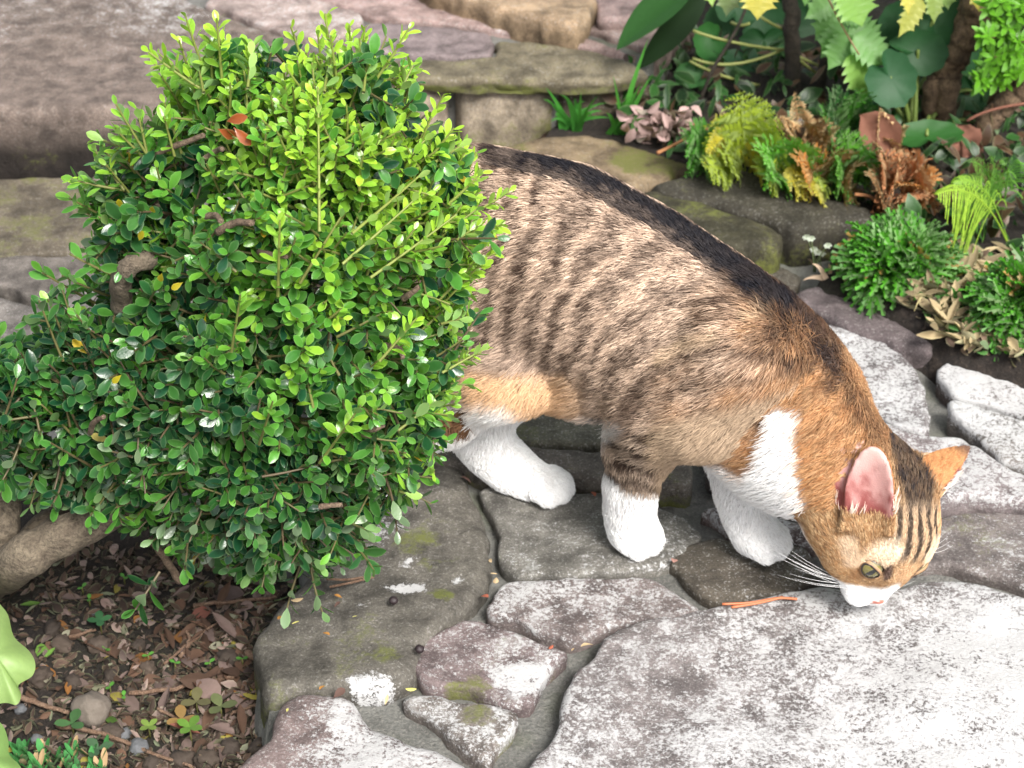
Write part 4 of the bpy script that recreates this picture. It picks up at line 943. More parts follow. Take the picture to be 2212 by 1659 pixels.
# ================================================================== THE CLIPPED SHRUB
YB = 1.12
CROWN = [(545, 118), (580, 178), (640, 150), (715, 138), (785, 140), (845, 165), (855, 222), (900, 275), (955, 330), (955, 375), (1000, 430), (1015, 500), (1012, 560), (985, 640), (985, 720), (975, 800), (955, 870), (935, 945), (895, 1000), (885, 1060), (845, 1075), (795, 1090), (790, 1150), (750, 1185), (690, 1215), (630, 1232), (560, 1215), (480, 1225), (400, 1190), (330, 1150), (280, 1108), (200, 1085), (120, 1070), (60, 1050), (0, 1010), (-140, 980), (-160, 740), (0, 730), (70, 775), (130, 735), (200, 700), (225, 640), (240, 560), (255, 500), (235, 440), (228, 395), (262, 350), (300, 310), (360, 300), (410, 275), (415, 235), (385, 190), (430, 150), (490, 140)]
def build_shrub():
    rng = np.random.default_rng(11); random.seed(3)
    root = empty('clipped_shrub', G(-30, 1240, -.07))
    tag(root, 'rounded evergreen shrub of small glossy oval leaves beside the flagstone path', 'shrub')
    bpy.context.view_layer.update()
    def par(o): o.parent = root; o.matrix_parent_inverse = Matrix.Translation(-Vector(root.location)); return o
    bag = LeafBag()
    gx_ = np.arange(-200, 1120, 6.0); gy_ = np.arange(60, 1300, 6.0); GX, GY = np.meshgrid(gx_, gy_); GD = sd_poly(GX, GY, CROWN)*mmpx(1.27)
    def crown_d(px, py):
        fx = np.clip((np.asarray(px)+200)/6, 0, len(gx_)-1.01); fy = np.clip((np.asarray(py)-60)/6, 0, len(gy_)-1.01); ix = fx.astype(int); iy = fy.astype(int); tx = fx-ix; ty = fy-iy
        return (GD[iy, ix]*(1-tx)+GD[iy, ix+1]*tx)*(1-ty)+(GD[iy+1, ix]*(1-tx)+GD[iy+1, ix+1]*tx)*ty
    def hd(d): return .108*np.sqrt(np.clip(1-(1-np.clip(d/.125, 0, 1))**2, 0, 1))
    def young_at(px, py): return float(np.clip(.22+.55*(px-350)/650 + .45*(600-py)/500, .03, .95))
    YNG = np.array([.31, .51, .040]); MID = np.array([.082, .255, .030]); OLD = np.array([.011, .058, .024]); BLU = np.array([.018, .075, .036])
    stemV, stemF, stemC = [], [], []
    def stem(path, r0, r1, col):
        v, f = tube(path, np.linspace(r0, r1, len(path)), 5, False); o = len(stemV)
        stemV.extend(v); stemF.extend([tuple(k+o for k in q) for q in f]); stemC.extend([col]*len(v))
    def shoot(p0, d, L, young, size, nleaf, bend=None, spread=1.0):
        d = d/np.linalg.norm(d); b = bend if bend is not None else rng.normal(0, .25, 3)
        pts = np.array([p0 + d*L*t + b*L*t*t*.35 for t in np.linspace(0, 1, 5)])
        stem(pts, .0011, .0006, np.array([.20, .24, .05])*young+np.array([.09, .065, .035])*(1-young))
        side = np.cross(d, rng.normal(size=3)); side /= np.linalg.norm(side)
        for k in range(nleaf):
            t = (k+.6)/nleaf; t = t**.85; i = min(int(t*4), 3); pp = pts[i]*(1-(t*4-i))+pts[i+1]*(t*4-i); td = pts[i+1]-pts[i]; td /= np.linalg.norm(td)
            side = rot_about(side, td, (math.pi if k % 2 else math.pi/2)+rng.normal(0, .25))
            s0 = side-td*(side@td); s0 /= np.linalg.norm(s0)
            ang = math.radians(np.interp(t, [0, 1], [72, 34])*spread+rng.normal(0, 9)); dl = td*math.cos(ang)+s0*math.sin(ang)
            nrm = td*math.sin(ang)-s0*math.cos(ang) + np.array([0, -.15, .35])        # leaves turn their faces up to the light
            R = frame_to(dl, nrm); R = np.stack([R[:, 0], R[:, 1], R[:, 2]], 1)
            s = size*np.interp(t, [0, .35, .8, 1], [.75, 1.05, .95, .62])*(.82+.36*rng.random())
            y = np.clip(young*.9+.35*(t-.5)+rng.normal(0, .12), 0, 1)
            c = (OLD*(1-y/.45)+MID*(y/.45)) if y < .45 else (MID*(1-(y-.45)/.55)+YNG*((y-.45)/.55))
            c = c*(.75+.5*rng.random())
            if rng.random() < .003: c = np.array([.40, .28, .02])
            bag.add(R, pp, s, np.clip(c, 0, 1), int(rng.integers(0, 4)))
    # ---- surface shoots
    xs = [p[0] for p in CROWN]; ys = [p[1] for p in CROWN]
    def sample(n, fn):
        k = 0
        while k < n:
            px, py = rng.uniform(min(xs), max(xs)), rng.uniform(min(ys), max(ys))
            if crown_d(np.array([px]), np.array([py]))[0] < 0: continue
            fn(px, py); k += 1
    def grad(px, py):
        e = 6.0; gx = float((crown_d(np.array([px+e]), np.array([py]))-crown_d(np.array([px-e]), np.array([py])))[0]); gy = float((crown_d(np.array([px]), np.array([py+e]))-crown_d(np.array([px]), np.array([py-e])))[0])
        q = np.array([-gx, 0, gy]); return q/(np.linalg.norm(q)+1e-6)
    def front(px, py):
        d = float(crown_d(np.array([px]), np.array([py]))[0]); h_ = float(hd(np.array([d]))[0]); g_ = grad(px, py)
        # uneven outline: hollows and bulges
        lump = float(fbm2(np.array([px]), np.array([py]), 110, 2, 77)[0]-.5)*.06
        p = YP(px, py, YB - h_ - lump + .018 + .025*abs(rng.normal())); k = np.clip(1-d/.11, 0, 1)
        n_ = np.array([0, -1, 0])*(1-.85*k)+g_*k; dr = n_*.75+np.array([0, 0, .42])+rng.normal(0, .30, 3)
        y = young_at(px, py); yy = np.clip(y+rng.normal(0, .13), 0, 1)
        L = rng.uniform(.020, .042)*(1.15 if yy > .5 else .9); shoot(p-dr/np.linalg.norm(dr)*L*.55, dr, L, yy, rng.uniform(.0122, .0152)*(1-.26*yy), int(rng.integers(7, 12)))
    sample(1180, front)
    def rim(px, py):
        d = float(crown_d(np.array([px]), np.array([py]))[0])
        if d > .03: return
        g_ = grad(px, py); p = YP(px, py, YB+rng.uniform(-.03, .05))-g_*.016; dr = g_+np.array([0, -.2, .45])+rng.normal(0, .3, 3); y = np.clip(young_at(px, py)+rng.normal(.05, .15), 0, 1)
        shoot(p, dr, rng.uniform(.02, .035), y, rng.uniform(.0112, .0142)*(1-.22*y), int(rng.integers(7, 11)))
    sample(1150, rim)
    def back(px, py):
        d = float(crown_d(np.array([px]), np.array([py]))[0]); h_ = float(hd(np.array([d]))[0]); p = YP(px, py, YB+h_*.9-.01*rng.random()); dr = np.array([0, .8, .4])+rng.normal(0, .35, 3)
        shoot(p, dr, rng.uniform(.02, .04), rng.uniform(.2, .7), .0145, 8)
    sample(260, back)
    def inner(px, py):
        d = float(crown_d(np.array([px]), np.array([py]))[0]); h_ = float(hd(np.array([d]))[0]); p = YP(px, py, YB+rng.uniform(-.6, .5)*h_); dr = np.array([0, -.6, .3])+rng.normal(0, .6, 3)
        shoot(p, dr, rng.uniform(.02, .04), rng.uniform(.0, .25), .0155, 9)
    sample(420, inner)
    # ---- long shoots that stand out, (start px, end px, youth, leaf size, leaves)
    def fr(px, py, extra=0.0):
        d = max(float(crown_d(np.array([px]), np.array([py]))[0]), 0); return YP(px, py, YB-float(hd(np.array([d]))[0])-extra)
    for a, b_, y, s, n in (((690, 500), (688, 195), 1.0, .0095, 34), ((760, 505), (962, 338), .95, .0105, 26), ((740, 570), (905, 428), .95, .011, 22), ((800, 600), (985, 470), .9, .0115, 20), ((955, 805), (1052, 752), .9, .0095, 18),
                           ((245, 478), (150, 430), .45, .0150, 11), ((205, 655), (92, 592), .35, .0155, 11), ((535, 190), (546, 100), .75, .0125, 14), ((845, 235), (892, 145), .85, .0105, 16), ((408, 255), (350, 168), .7, .0125, 14),
                           ((330, 315), (268, 262), .4, .0140, 10), ((300, 330), (212, 302), .55, .0125, 12), ((700, 200), (712, 128), .8, .0115, 14), ((785, 200), (795, 126), .8, .0115, 13), ((440, 200), (428, 138), .7, .0120, 12), ((940, 350), (1003, 312), .9, .0095, 14),
                           ((985, 520), (1030, 490), .8, .0105, 10), ((985, 600), (1032, 570), .8, .0105, 10), ((950, 700), (1000, 690), .7, .011, 10), ((150, 700), (60, 690), .2, .015, 9), ((860, 1060), (892, 1072), .75, .0115, 9), ((760, 1130), (800, 1150), .4, .0125, 10),
                           ((600, 640), (605, 480), .8, .0120, 16), ((500, 760), (520, 640), .6, .0125, 14), ((820, 780), (900, 690), .8, .0115, 16), ((690, 1000), (780, 880), .6, .0125, 15), ((860, 930), (940, 870), .7, .0135, 12), ((560, 960), (590, 870), .5, .013, 12)):
        p, q = fr(*a, .002), fr(*b_, .012); v = q-p; L = np.linalg.norm(v); shoot(p, v, L, y, s, n, bend=np.array([0, -.05, .10]), spread=.9)
    # feathery outline: fresh shoots all along the upper edge
    cb = catmull([(a, c, 0) for a, c in CROWN], 6, True)
    cb = cb[(cb[:, 1] < 760) & (cb[:, 0] > 20)]
    for k in rng.choice(len(cb), 64, replace=False):
        px, py = cb[k, :2]; g_ = grad(px, py); y = np.clip(young_at(px, py)+.2, .2, 1); p = YP(px, py, YB+rng.uniform(-.04, .03))-g_*.012; v = g_*.7+np.array([0, -.1, .65])+rng.normal(0, .22, 3)
        shoot(p, v, rng.uniform(.026, .044), y, rng.uniform(.0098, .0130)*(1.1-.2*y), int(rng.integers(9, 14)), bend=np.array([0, 0, .25]), spread=.9)
    # drooping sprig low down
    p, q = YP(345, 1235, 1.02), YP(292, 1318, 1.00); shoot(p, q-p, np.linalg.norm(q-p), .02, .0165, 9, bend=np.zeros(3))
    # ---- wood
    bark = bark_material('grey_bark', (.075, .055, .038), (.21, .17, .12), 70)
    cut = bark_material('cut_twig', (.13, .085, .055), (.34, .24, .165), 160)
    def limb(pts, r0, r1, name='branch', n=9):
        P = catmull(pts, 6); P = P+rng.normal(0, .05*r1, P.shape); rr = np.linspace(r0, r1, len(P))*(1+.05*rng.normal(size=len(P)))
        v, f = tube(P, rr, n); return par(link(name, mesh_np(name, v, f), None, cut if name == 'twig' else bark))
    s0 = G(-60, 1275, -.085)
    limb([s0, YP(20, 1225, 1.11), YP(110, 1170, 1.10), YP(240, 1105, 1.11), YP(420, 960, 1.13), YP(560, 760, 1.13), YP(640, 520, 1.13)], .019, .006, 'trunk', 12)
    limb([s0+np.array([-.01, .01, .02]), YP(-10, 1160, 1.13), YP(15, 1060, 1.14), YP(60, 940, 1.14), YP(120, 840, 1.13)], .017, .006, 'branch', 10)
    limb([YP(40, 1190, 1.13), YP(90, 1130, 1.14), YP(160, 1100, 1.15), YP(300, 1040, 1.16)], .009, .004)
    limb([YP(430, 950, 1.13), YP(640, 860, 1.12), YP(820, 760, 1.12)], .008, .003); limb([YP(560, 760, 1.13), YP(420, 560, 1.11), YP(320, 420, 1.11)], .007, .003)
    limb([YP(265, 665, 1.09), YP(262, 605, 1.075), YP(285, 572, 1.07), YP(330, 560, 1.08)], .0075, .006); limb([YP(640, 520, 1.13), YP(620, 340, 1.12), YP(540, 220, 1.12)], .005, .002)
    for a, b_, r in (((440, 292), (322, 335), .0030), ((480, 322), (432, 350), .0026), ((545, 482), (470, 502), .0034), ((478, 478), (445, 468), .003), ((905, 620), (872, 645), .003), ((325, 1165), (388, 1255), .0042), ((620, 555), (560, 545), .0026), ((870, 775), (830, 745), .0026), ((740, 1090), (690, 1095), .003), ((225, 900), (195, 935), .0028), ((830, 918), (790, 925), .0026), ((250, 540), (268, 480), .003)):
        p, q = fr(*a, .003), fr(*b_, -.014); limb([p, (p+q)/2+rng.normal(0, .002, 3), q], r*.55, r*.75, 'twig', 7)
    # one russet dead leaf caught among the twigs
    me = mesh_np('stems', stemV, stemF); vcol(me, 'leafcol', np.array(stemC)); ms = leaf_material('young_stem', 'attr', .5, .0)
    o = par(link('stems', me, None, ms)); o['kind'] = 'stuff'
    for px, py in ((490, 262), (470, 278), (505, 275)): bag.add(frame_to(rng.normal(size=3)+np.array([1, 0, 0]), np.array([0, -1, .5])), fr(px, py, .004), .014, np.array([.28, .07, .02]), 2)
    for px, py in ((330, 445), (262, 450), (350, 590), (395, 610), (440, 690), (300, 520), (262, 810)): bag.add(frame_to(rng.normal(size=3), np.array([0, -1, .5])), fr(px, py, -.006), .009, np.array([.38, .32, .02]), 0)
    holder = par(empty('tmp'))
    bpy.data.objects.remove(holder)
    before = set(bpy.data.objects)
    bag.build(None, BOX, leaf_material('shrub_leaf_mass', 'attr', .25, .22), leaf_material('shrub_leaf', 'object', .25, .22), 300, score=lambda P, S, fac: S*S*fac*np.where(P[:, 1] < YB, 1, .1)*np.exp(-np.maximum(depth_in(P), 0)/.02))
    for o in set(bpy.data.objects)-before: par(o)
def depth_in(P):
    px = 1106+((P-CPOS)@RGT)/((P-CPOS)@FWD)/_K*1106; py = 829.5-((P-CPOS)@UPV)/((P-CPOS)@FWD)/_K*1106
    d = np.maximum(sd_poly(px, py, CROWN)*mmpx(1.27), 0); return P[:, 1]-(YB-.108*np.sqrt(np.clip(1-(1-np.clip(d/.125, 0, 1))**2, 0, 1)))
# ================================================================== PLANTS OF THE BED BEHIND
def bez(a, b, c, n): 
    t = np.linspace(0, 1, n)[:, None]; return (1-t)**2*a+2*t*(1-t)*b+t*t*c
def soil_pt(px, py, z0=.02):
    p = G(px, py, z0)
    for _ in range(4):
        p = G(px, py, float(soil_height(np.array([p[0]]), np.array([p[1]]))[0]))
    return p
OBJ_LEAF = {}
def lm(kind):
    if kind not in OBJ_LEAF:
        gl, tr = {'soft': (.50, .25), 'gloss': (.50, .10), 'dry': (.85, .12), 'thin': (.45, .35)}[kind]
        OBJ_LEAF[kind] = leaf_material('leaf_'+kind, 'object', gl, tr)
        if kind == 'gloss': OBJ_LEAF[kind].node_tree.nodes['Principled BSDF'].inputs['Specular IOR Level'].default_value = .22
    return OBJ_LEAF[kind]
def put(name, V, F, parent, mat, col, smooth=True):
    me = mesh_np(name, V, F, smooth); o = link(name, me, None, mat); o.color = (*col, 1)
    if parent is not None:
        o.parent = parent; o.matrix_parent_inverse = Matrix.Translation(-Vector(parent.location))
    return o
def frond_geo(base, tip, arch, width, rng, npin=12, curl=0.0, droop=.25, face=None, start=.18, fine=9, taper=1.0, bipin=True):
    """a feathery fern frond: rachis with paired pinnae, each cut into small segments"""
    base = np.asarray(base, float); tip = np.asarray(tip, float); mid = (base+tip)/2+np.array([0, 0, arch])
    P = bez(base, mid, tip, 18); V, F = [], []
    def addq(a, b, c, d):
        k = len(V); V.extend([a, b, c, d]); F.append((k, k+1, k+2, k+3))
    v, f = tube(P, np.linspace(.0011, .0004, len(P)), 4, False); V += list(v); F += f
    ax = tip-base; L = np.linalg.norm(ax); face = np.array([0, -.7, .75]) if face is None else np.asarray(face, float)
    for i in range(npin):
        t = start+(1-start)*(i+.5)/npin; k = min(int(t*17), 16); p = P[k]*(1-(t*17-k))+P[k+1]*(t*17-k); d = P[k+1]-P[k]; d /= np.linalg.norm(d)
        s = np.cross(d, face); s /= np.linalg.norm(s)+1e-9; nrm = np.cross(s, d)
        w = width*(math.sin(math.pi*min((t-start)/(1-start)*.62+.36, 1))**.9)*taper*(1.0 if t < .9 else .7)
        for sg in (-1, 1):
            pd = s*sg*.86+d*.50+nrm*rng.normal(0, .12)+rng.normal(0, .07, 3); pd /= np.linalg.norm(pd)
            n = max(3, int(fine*w/width+1.5)); q0 = p
            for j in range(n):
                u = (j+1)/n; pos = p+pd*w*u+np.array([0, 0, -droop*w*u*u])+nrm*curl*w*u*u*3
                ds = pos-q0; dl = np.linalg.norm(ds)+1e-9; ds = ds/dl; sw = w*.30*(1-u*.75)+.0008
                ss = np.cross(ds, nrm); ss /= np.linalg.norm(ss)+1e-9
                if bipin:
                    for s2 in (-1, 1):
                        e = q0+ds*dl*.9+ss*s2*sw+ds*sw*.55+nrm*rng.normal(0, sw*.22); m1 = q0+ds*dl*.15; m2 = q0+ds*dl*.95
                        addq(m1, q0+(e-q0)*.55-ds*sw*.22, e, m2)
                else: addq(q0-ss*.0008, q0+ss*.0008, pos+ss*.0004, pos-ss*.0004)
                q0 = pos
    return V, F
def blade(base, tip, w, arch, n=7, twist=0.0):
    P = bez(base, (base+tip)/2+np.array([0, 0, arch]), tip, n); V, F = [], []
    for i in range(n):
        d = P[min(i+1, n-1)]-P[max(i-1, 0)]; s = np.cross(d, (0, -1, .3)); s /= np.linalg.norm(s)+1e-9; ww = w*(1-(i/(n-1))**1.6)*.5+.0002
        V += [P[i]-s*ww, P[i]+np.array([0, .0006, -.0006]), P[i]+s*ww]
    for i in range(n-1):
        a = i*3; F += [(a, a+1, a+4, a+3), (a+1, a+2, a+5, a+4)]
    return V, F
def outline_leaf(pts3, center, nrm, dome, rings=5):
    """leaf from a closed 3-D outline, domed along nrm"""
    P = np.array(pts3); n = len(P); V = []; F = []
    for r in range(rings):
        f = 1-r/rings
        for k in range(n): V.append(center+(P[k]-center)*f+nrm*dome*(1-f*f))
    V.append(center+nrm*dome)
    for r in range(rings-1):
        for k in range(n): F.append((r*n+k, r*n+(k+1) % n, (r+1)*n+(k+1) % n, (r+1)*n+k))
    for k in range(n): F.append(((rings-1)*n+k, (rings-1)*n+(k+1) % n, rings*n))
    return V, F

def round_leaf(px, py, y, rx, ry, rot, parent, col, rng, notch=90, base=None, dome=.006, tilt=0.0):
    """kidney shaped leaf facing us: centre pixel, half sizes in pixels"""
    c = YP(px, py, y); k = mmpx((c-CPOS)@FWD)
    ph = math.acos(max(-1, min(1, ry/max(rx, ry)))) ; up = np.array([0, math.sin(.9), math.cos(.9)])
    U_ = RGT*math.cos(rot)+np.array([0, .25, .97])*math.sin(rot); 
    Vv = np.array([0, .55, .83]) if ry > rx*.6 else np.array([0, .93, .36])
    Vv = Vv*math.cos(rot)-RGT*math.sin(rot)*.9
    sy = ry*k/max(abs(Vv@UPV), .25); sx = rx*k
    pts = []; n = 40
    for i in range(n):
        a = 2*math.pi*i/n; r = 1+.03*math.sin(9*a+rng.random())+.02*rng.normal()
        da = abs((a-math.radians(notch)+math.pi) % (2*math.pi)-math.pi)
        r *= 1-.55*math.exp(-(da/.22)**2)
        pts.append(c+U_*sx*r*math.cos(a)+Vv*sy*r*math.sin(a))
    nn = np.cross(U_, Vv); nn /= np.linalg.norm(nn); nn = nn if nn@(CPOS-c) > 0 else -nn
    cc = c+Vv*sy*.10
    V, F = outline_leaf(pts, cc, -nn, dome)
    V = [v+nn*(.004*math.sin(31*(v@U_))+.003*math.sin(43*(v@Vv))) for v in V]
    o = put('leaf', V, F, parent, lm('gloss'), np.array(col)*np.array([.75, .72, .55]))
    if base is not None:
        P = bez(np.asarray(base), (np.asarray(base)+cc)/2+np.array([0, .02, .03]), cc-nn*.004, 10); v, f = tube(P, np.linspace(.0028, .0018, 10), 6); pt_ = put('petiole', v, f, None, lm('soft'), (.16, .22, .05)); pt_.parent = o
    return o
def holly_leaflet(base, tip, width, nrm, rng, teeth=4):
    """spiny toothed leaflet"""
    base = np.asarray(base, float); tip = np.asarray(tip, float); d = tip-base; L = np.linalg.norm(d); d /= L; nrm = np.asarray(nrm, float); nrm -= d*(nrm@d); nrm /= np.linalg.norm(nrm); s = np.cross(nrm, d)
    prof = [(0, .05)]
    for i in range(teeth):
        t0 = .10+.62*i/teeth; env = math.sin(math.pi*min(.30+.62*t0, 1))
        prof += [(t0, .80*env), (t0+.10, 1.0*env), (t0+.145, 1.12*env), (t0+.15, .84*env)]
    prof += [(.76, .44), (.85, .26), (.93, .10), (1.0, .0)]
    V, F = [], []; n = len(prof)
    for x, w in prof:
        zc = -.10*L*x*x; 
        for f in (-1, -.5, 0, .5, 1):
            V.append(base+d*L*(x+.06*abs(f)*(1-x)*0)+s*width*.5*w*f+nrm*(zc+abs(f)*w*width*.10+.0012*math.sin(40*x+f*3)))
    for i in range(n-1):
        for k in range(4): F.append((i*5+k, i*5+k+1, (i+1)*5+k+1, (i+1)*5+k))
    return V, F

def build_bed_plants():
    rng = np.random.default_rng(21)
    barkd = bark_material('dark_bark', (.018, .014, .010), (.060, .046, .032), 60); barkb = bark_material('rough_brown_bark', (.060, .036, .020), (.27, .18, .105), 75)
    # ---------- ferns: each clump a thing, its fronds parts.  frond = base px, tip px, width m, arch, colour, kind
    GR = (.055, .20, .022); GR2 = (.10, .30, .03); LIM = (.30, .38, .035); YEL = (.42, .36, .035); ORA = (.42, .17, .045); BRN = (.27, .135, .055); TAN = (.46, .27, .13); RUS = (.46, .19, .085); DGR = (.025, .105, .022)
    def fern(label, fronds, mat='soft', lean=.05, **kw):
        b0 = soil_pt(*fronds[0][0]); root = empty('fern', b0); tag(root, label, 'fern', 'ferns of the planted bank')
        for (bp, tp, w, ar, col) in fronds:
            b = soil_pt(*bp); t = YP(tp[0], tp[1], b[1]-lean+rng.normal(0, .008)); c = np.array(col)*(.85+.3*rng.random())
            V, F = frond_geo(b, t, ar, w, rng, **kw); put('frond', V, F, root, lm(mat), c)
        return root
    fern('upright yellow-green fern with golden tips beside the pinkish dried leaves', [((1610, 372), (1598, 196), .046, .0, LIM), ((1615, 376), (1690, 268), .036, .01, LIM), ((1605, 376), (1538, 262), .036, .01, YEL), ((1612, 380), (1560, 335), .032, .015, LIM), ((1615, 382), (1655, 340), .030, .01, YEL), ((1606, 384), (1520, 360), .028, .01, LIM)])
    fern('soft green fern low between the yellow fern and the path edge', [((1560, 372), (1475, 300), .034, .02, GR), ((1565, 376), (1510, 345), .03, .01, GR), ((1560, 370), (1545, 262), .03, .01, GR2), ((1550, 360), (1490, 270), .03, .01, GR)])
    fern('bright green fern spilling over the mossy stone edge', [((1690, 392), (1640, 330), .034, .02, GR2), ((1692, 398), (1665, 390), .030, .02, GR2), ((1700, 396), (1730, 300), .034, .01, GR2), ((1705, 398), (1640, 372), .03, .02, LIM), ((1700, 398), (1760, 330), .03, .01, GR2)])
    fern('shrivelled tan fern with curled dead fronds behind the green ferns', [((1735, 330), (1716, 198), .020, .0, TAN), ((1735, 335), (1668, 262), .022, .02, BRN), ((1740, 335), (1795, 268), .024, .02, TAN), ((1735, 335), (1700, 282), .03, .015, TAN), ((1745, 338), (1760, 270), .03, .015, BRN), ((1745, 340), (1815, 276), .018, .01, TAN), ((1740, 340), (1690, 250), .018, .0, TAN)], 'dry', curl=.16, droop=.75, fine=8)
    fern('olive and bronze fern turning brown above the path stones', [((1790, 408), (1720, 350), .034, .02, ORA), ((1792, 410), (1760, 390), .03, .02, LIM), ((1795, 412), (1815, 320), .036, .0, BRN), ((1790, 412), (1740, 405), .03, .02, YEL), ((1798, 414), (1850, 360), .034, .01, BRN), ((1780, 410), (1700, 395), .026, .015, YEL)], 'soft')
    fern('deep green feathery fern in the shade of the holly leaves', [((1830, 300), (1790, 205), .036, .01, DGR), ((1832, 300), (1850, 190), .036, .0, GR), ((1836, 302), (1885, 225), .034, .01, DGR), ((1830, 305), (1775, 250), .032, .01, GR), ((1840, 306), (1900, 262), .03, .01, DGR)])
    fern('fresh green fern between the bronze fern and the rust coloured fern', [((1840, 408), (1825, 280), .034, .0, GR2), ((1842, 410), (1870, 320), .03, .01, GR), ((1840, 410), (1805, 340), .03, .01, GR2), ((1845, 415), (1810, 400), .026, .01, GR2), ((1845, 412), (1860, 372), .03, .01, GR2)])
    fern('rust orange withered fern hanging over the green mossy clump', [((1935, 430), (1900, 345), .036, .02, RUS), ((1940, 432), (2000, 350), .038, .02, RUS), ((1942, 436), (2022, 390), .034, .02, ORA), ((1935, 436), (1880, 385), .034, .02, BRN), ((1945, 440), (1985, 430), .032, .02, RUS), ((1940, 436), (1940, 340), .034, .01, RUS), ((1940, 440), (1965, 400), .03, .02, ORA), ((1930, 440), (1900, 420), .03, .01, BRN)], 'dry', curl=.06, droop=.5)
    fern('tan dead fern draped over a brown curled leaf', [((1905, 340), (1900, 232), .020, .0, TAN), ((1905, 340), (1965, 272), .018, .01, TAN), ((1905, 342), (1875, 262), .022, .01, BRN), ((1908, 345), (1925, 300), .022, .01, TAN), ((1905, 345), (1890, 310), .02, .01, TAN)], 'dry', curl=.2, droop=.9, fine=7)
    fern('arching lime green fern with thread fine leaflets beside the mossy clump', [((2180, 535), (2025, 420), .034, .05, (.26, .40, .04)), ((2180, 535), (2060, 395), .036, .05, (.22, .38, .04))], npin=26, bipin=False, droop=1.0, fine=5, start=.3)
    fern('fine green plume fern with drooping thread leaves near the brown stems', [((2160, 470), (2100, 350), .040, .03, (.14, .32, .045)), ((2165, 470), (2180, 352), .042, .03, (.12, .30, .045)), ((2165, 475), (2140, 340), .040, .02, (.14, .32, .045)), ((2168, 475), (2070, 390), .034, .03, (.12, .28, .04))], npin=24, bipin=False, droop=.9, fine=6, start=.25)
    # ---------- moss-like green clumps (club moss)
    def sprig():
        V, F = [], []
        for i in range(7):
            a = math.radians(-72+24*i); d = np.array([math.cos(a), math.sin(a), 0]); s = np.array([-d[1], d[0], 0]); L = 1.0*(1-.30*abs(i-3)/3); o0 = np.array([.22*abs(math.cos(a)), 0, 0])
            for j in range(5):
                u = .12+.80*j/5*L; w = (.17-.02*j)*(1 if j < 4 else .7); z_ = lambda q: np.array([0, 0, .10*math.sin(q*3)-.22*q*q])
                for sg in (-1, 1):
                    k = len(V); p = o0+d*u+z_(u); e = o0+d*(u+.17)+s*sg*w+z_(u+.1)+np.array([0, 0, .03]); V += [p, o0+d*(u+.02)+s*sg*w*.55+z_(u), e, o0+d*(u+.17)+z_(u+.17)]; F.append((k, k+1, k+2, k+3))
        return np.array(V)-np.array([0, 0, 0]), np.array(F)
    sv, sf = sprig(); me_s = mesh_fast('frond', sv, sf, False); me_s.materials.append(lm('soft'))
    def clump(label, cpx, cpy, rx, ry, n, seed):
        r_ = np.random.default_rng(seed); b = soil_pt(cpx, cpy+ry*.62); root = empty('moss_clump', b); tag(root, label, 'moss plant', 'green moss-like clumps beside the path')
        k = mmpx((b-CPOS)@FWD); R_ = rx*k; H_ = ry*k*1.35
        for i in range(n):
            u = r_.random(); th = math.acos(1-u*.98); ph = r_.uniform(0, 2*math.pi)
            d = np.array([math.sin(th)*math.cos(ph), math.sin(th)*math.sin(ph), math.cos(th)]); rr = .80+.26*r_.random()
            p = b+np.array([d[0]*R_*rr, d[1]*R_*rr*.9, .004+d[2]*H_*rr*.86])-d*.016
            up_ = np.array([0, 0, 1.0]); tg_ = up_-d*d[2]; tg_ /= np.linalg.norm(tg_)+1e-6; dr = tg_*-.35*(r_.random()-.3)+d*.75+r_.normal(0, .42, 3); nr = up_*.75+d*.5+r_.normal(0, .35, 3)
            M = frame_to(dr, nr); s = .030*(.75+.5*r_.random()); o = bpy.data.objects.new('frond', me_s); COL.objects.link(o)
            c = np.array([.060, .225, .016])*(.55+.85*r_.random())
            if r_.random() < .05: c = np.array([.42, .26, .09])
            o.color = (*c, 1); o.parent = root; o.matrix_parent_inverse = Matrix.Translation(-Vector(root.location)); o.matrix_basis = mat4(M*s, p)
        # earth core so that the dome is not hollow
        V, F = [], []
        for i in range(7):
            for j in range(16):
                a = 2*math.pi*j/16; t = i/6*math.pi/2; V.append(b+np.array([R_*.80*math.cos(t)*math.cos(a), R_*.72*math.cos(t)*math.sin(a), -.01+H_*.72*math.sin(t)]))
        for i in range(6):
            for j in range(16): F.append((i*16+j, i*16+(j+1) % 16, (i+1)*16+(j+1) % 16, (i+1)*16+j))
        put('cushion', V, F, root, lm('dry'), (.012, .045, .010))
    clump('low dome of bright green moss-like fronds with tan tips by the mossy stone', 1940, 552, 108, 84, 280, 5)
    clump('tall green moss-like clump with dry grass growing between it and the dark flagstone', 2212, 640, 100, 118, 280, 6)
    clump('broad green moss-like clump against the lichened paving stone', 2400, 720, 110, 90, 140, 7)
    # ---------- round leaved plant
    root = empty('round_leaf_plant', soil_pt(2010, 330)); tag(root, 'plant with large round dark green leaves under the brown stems', 'plant')
    DG = (.020, .085, .034); yb = soil_pt(1990, 300)[1]; b0 = soil_pt(2000, 318)
    for (px, py, dy, rx, ry, rot, nt_, col) in ((2020, 45, .02, 78, 62, .1, 250, (.030, .12, .055)), (1985, 112, -.01, 66, 50, -.1, 190, DG), (1925, 172, -.03, 56, 62, .2, 120, (.024, .095, .045)), (2004, 290, -.08, 76, 34, .03, 270, (.030, .115, .032)), (2105, 200, .03, 56, 40, -.2, 100, DG), (1955, 60, .06, 60, 60, .0, 60, (.022, .09, .04)), (2090, 100, .08, 60, 56, .3, 90, DG), (1880, 90, .07, 60, 50, .2, 90, (.02, .085, .035)), (2150, 290, .02, 50, 30, .2, 90, DG), (1875, 190, .03, 34, 40, .2, 90, (.03, .11, .06))):
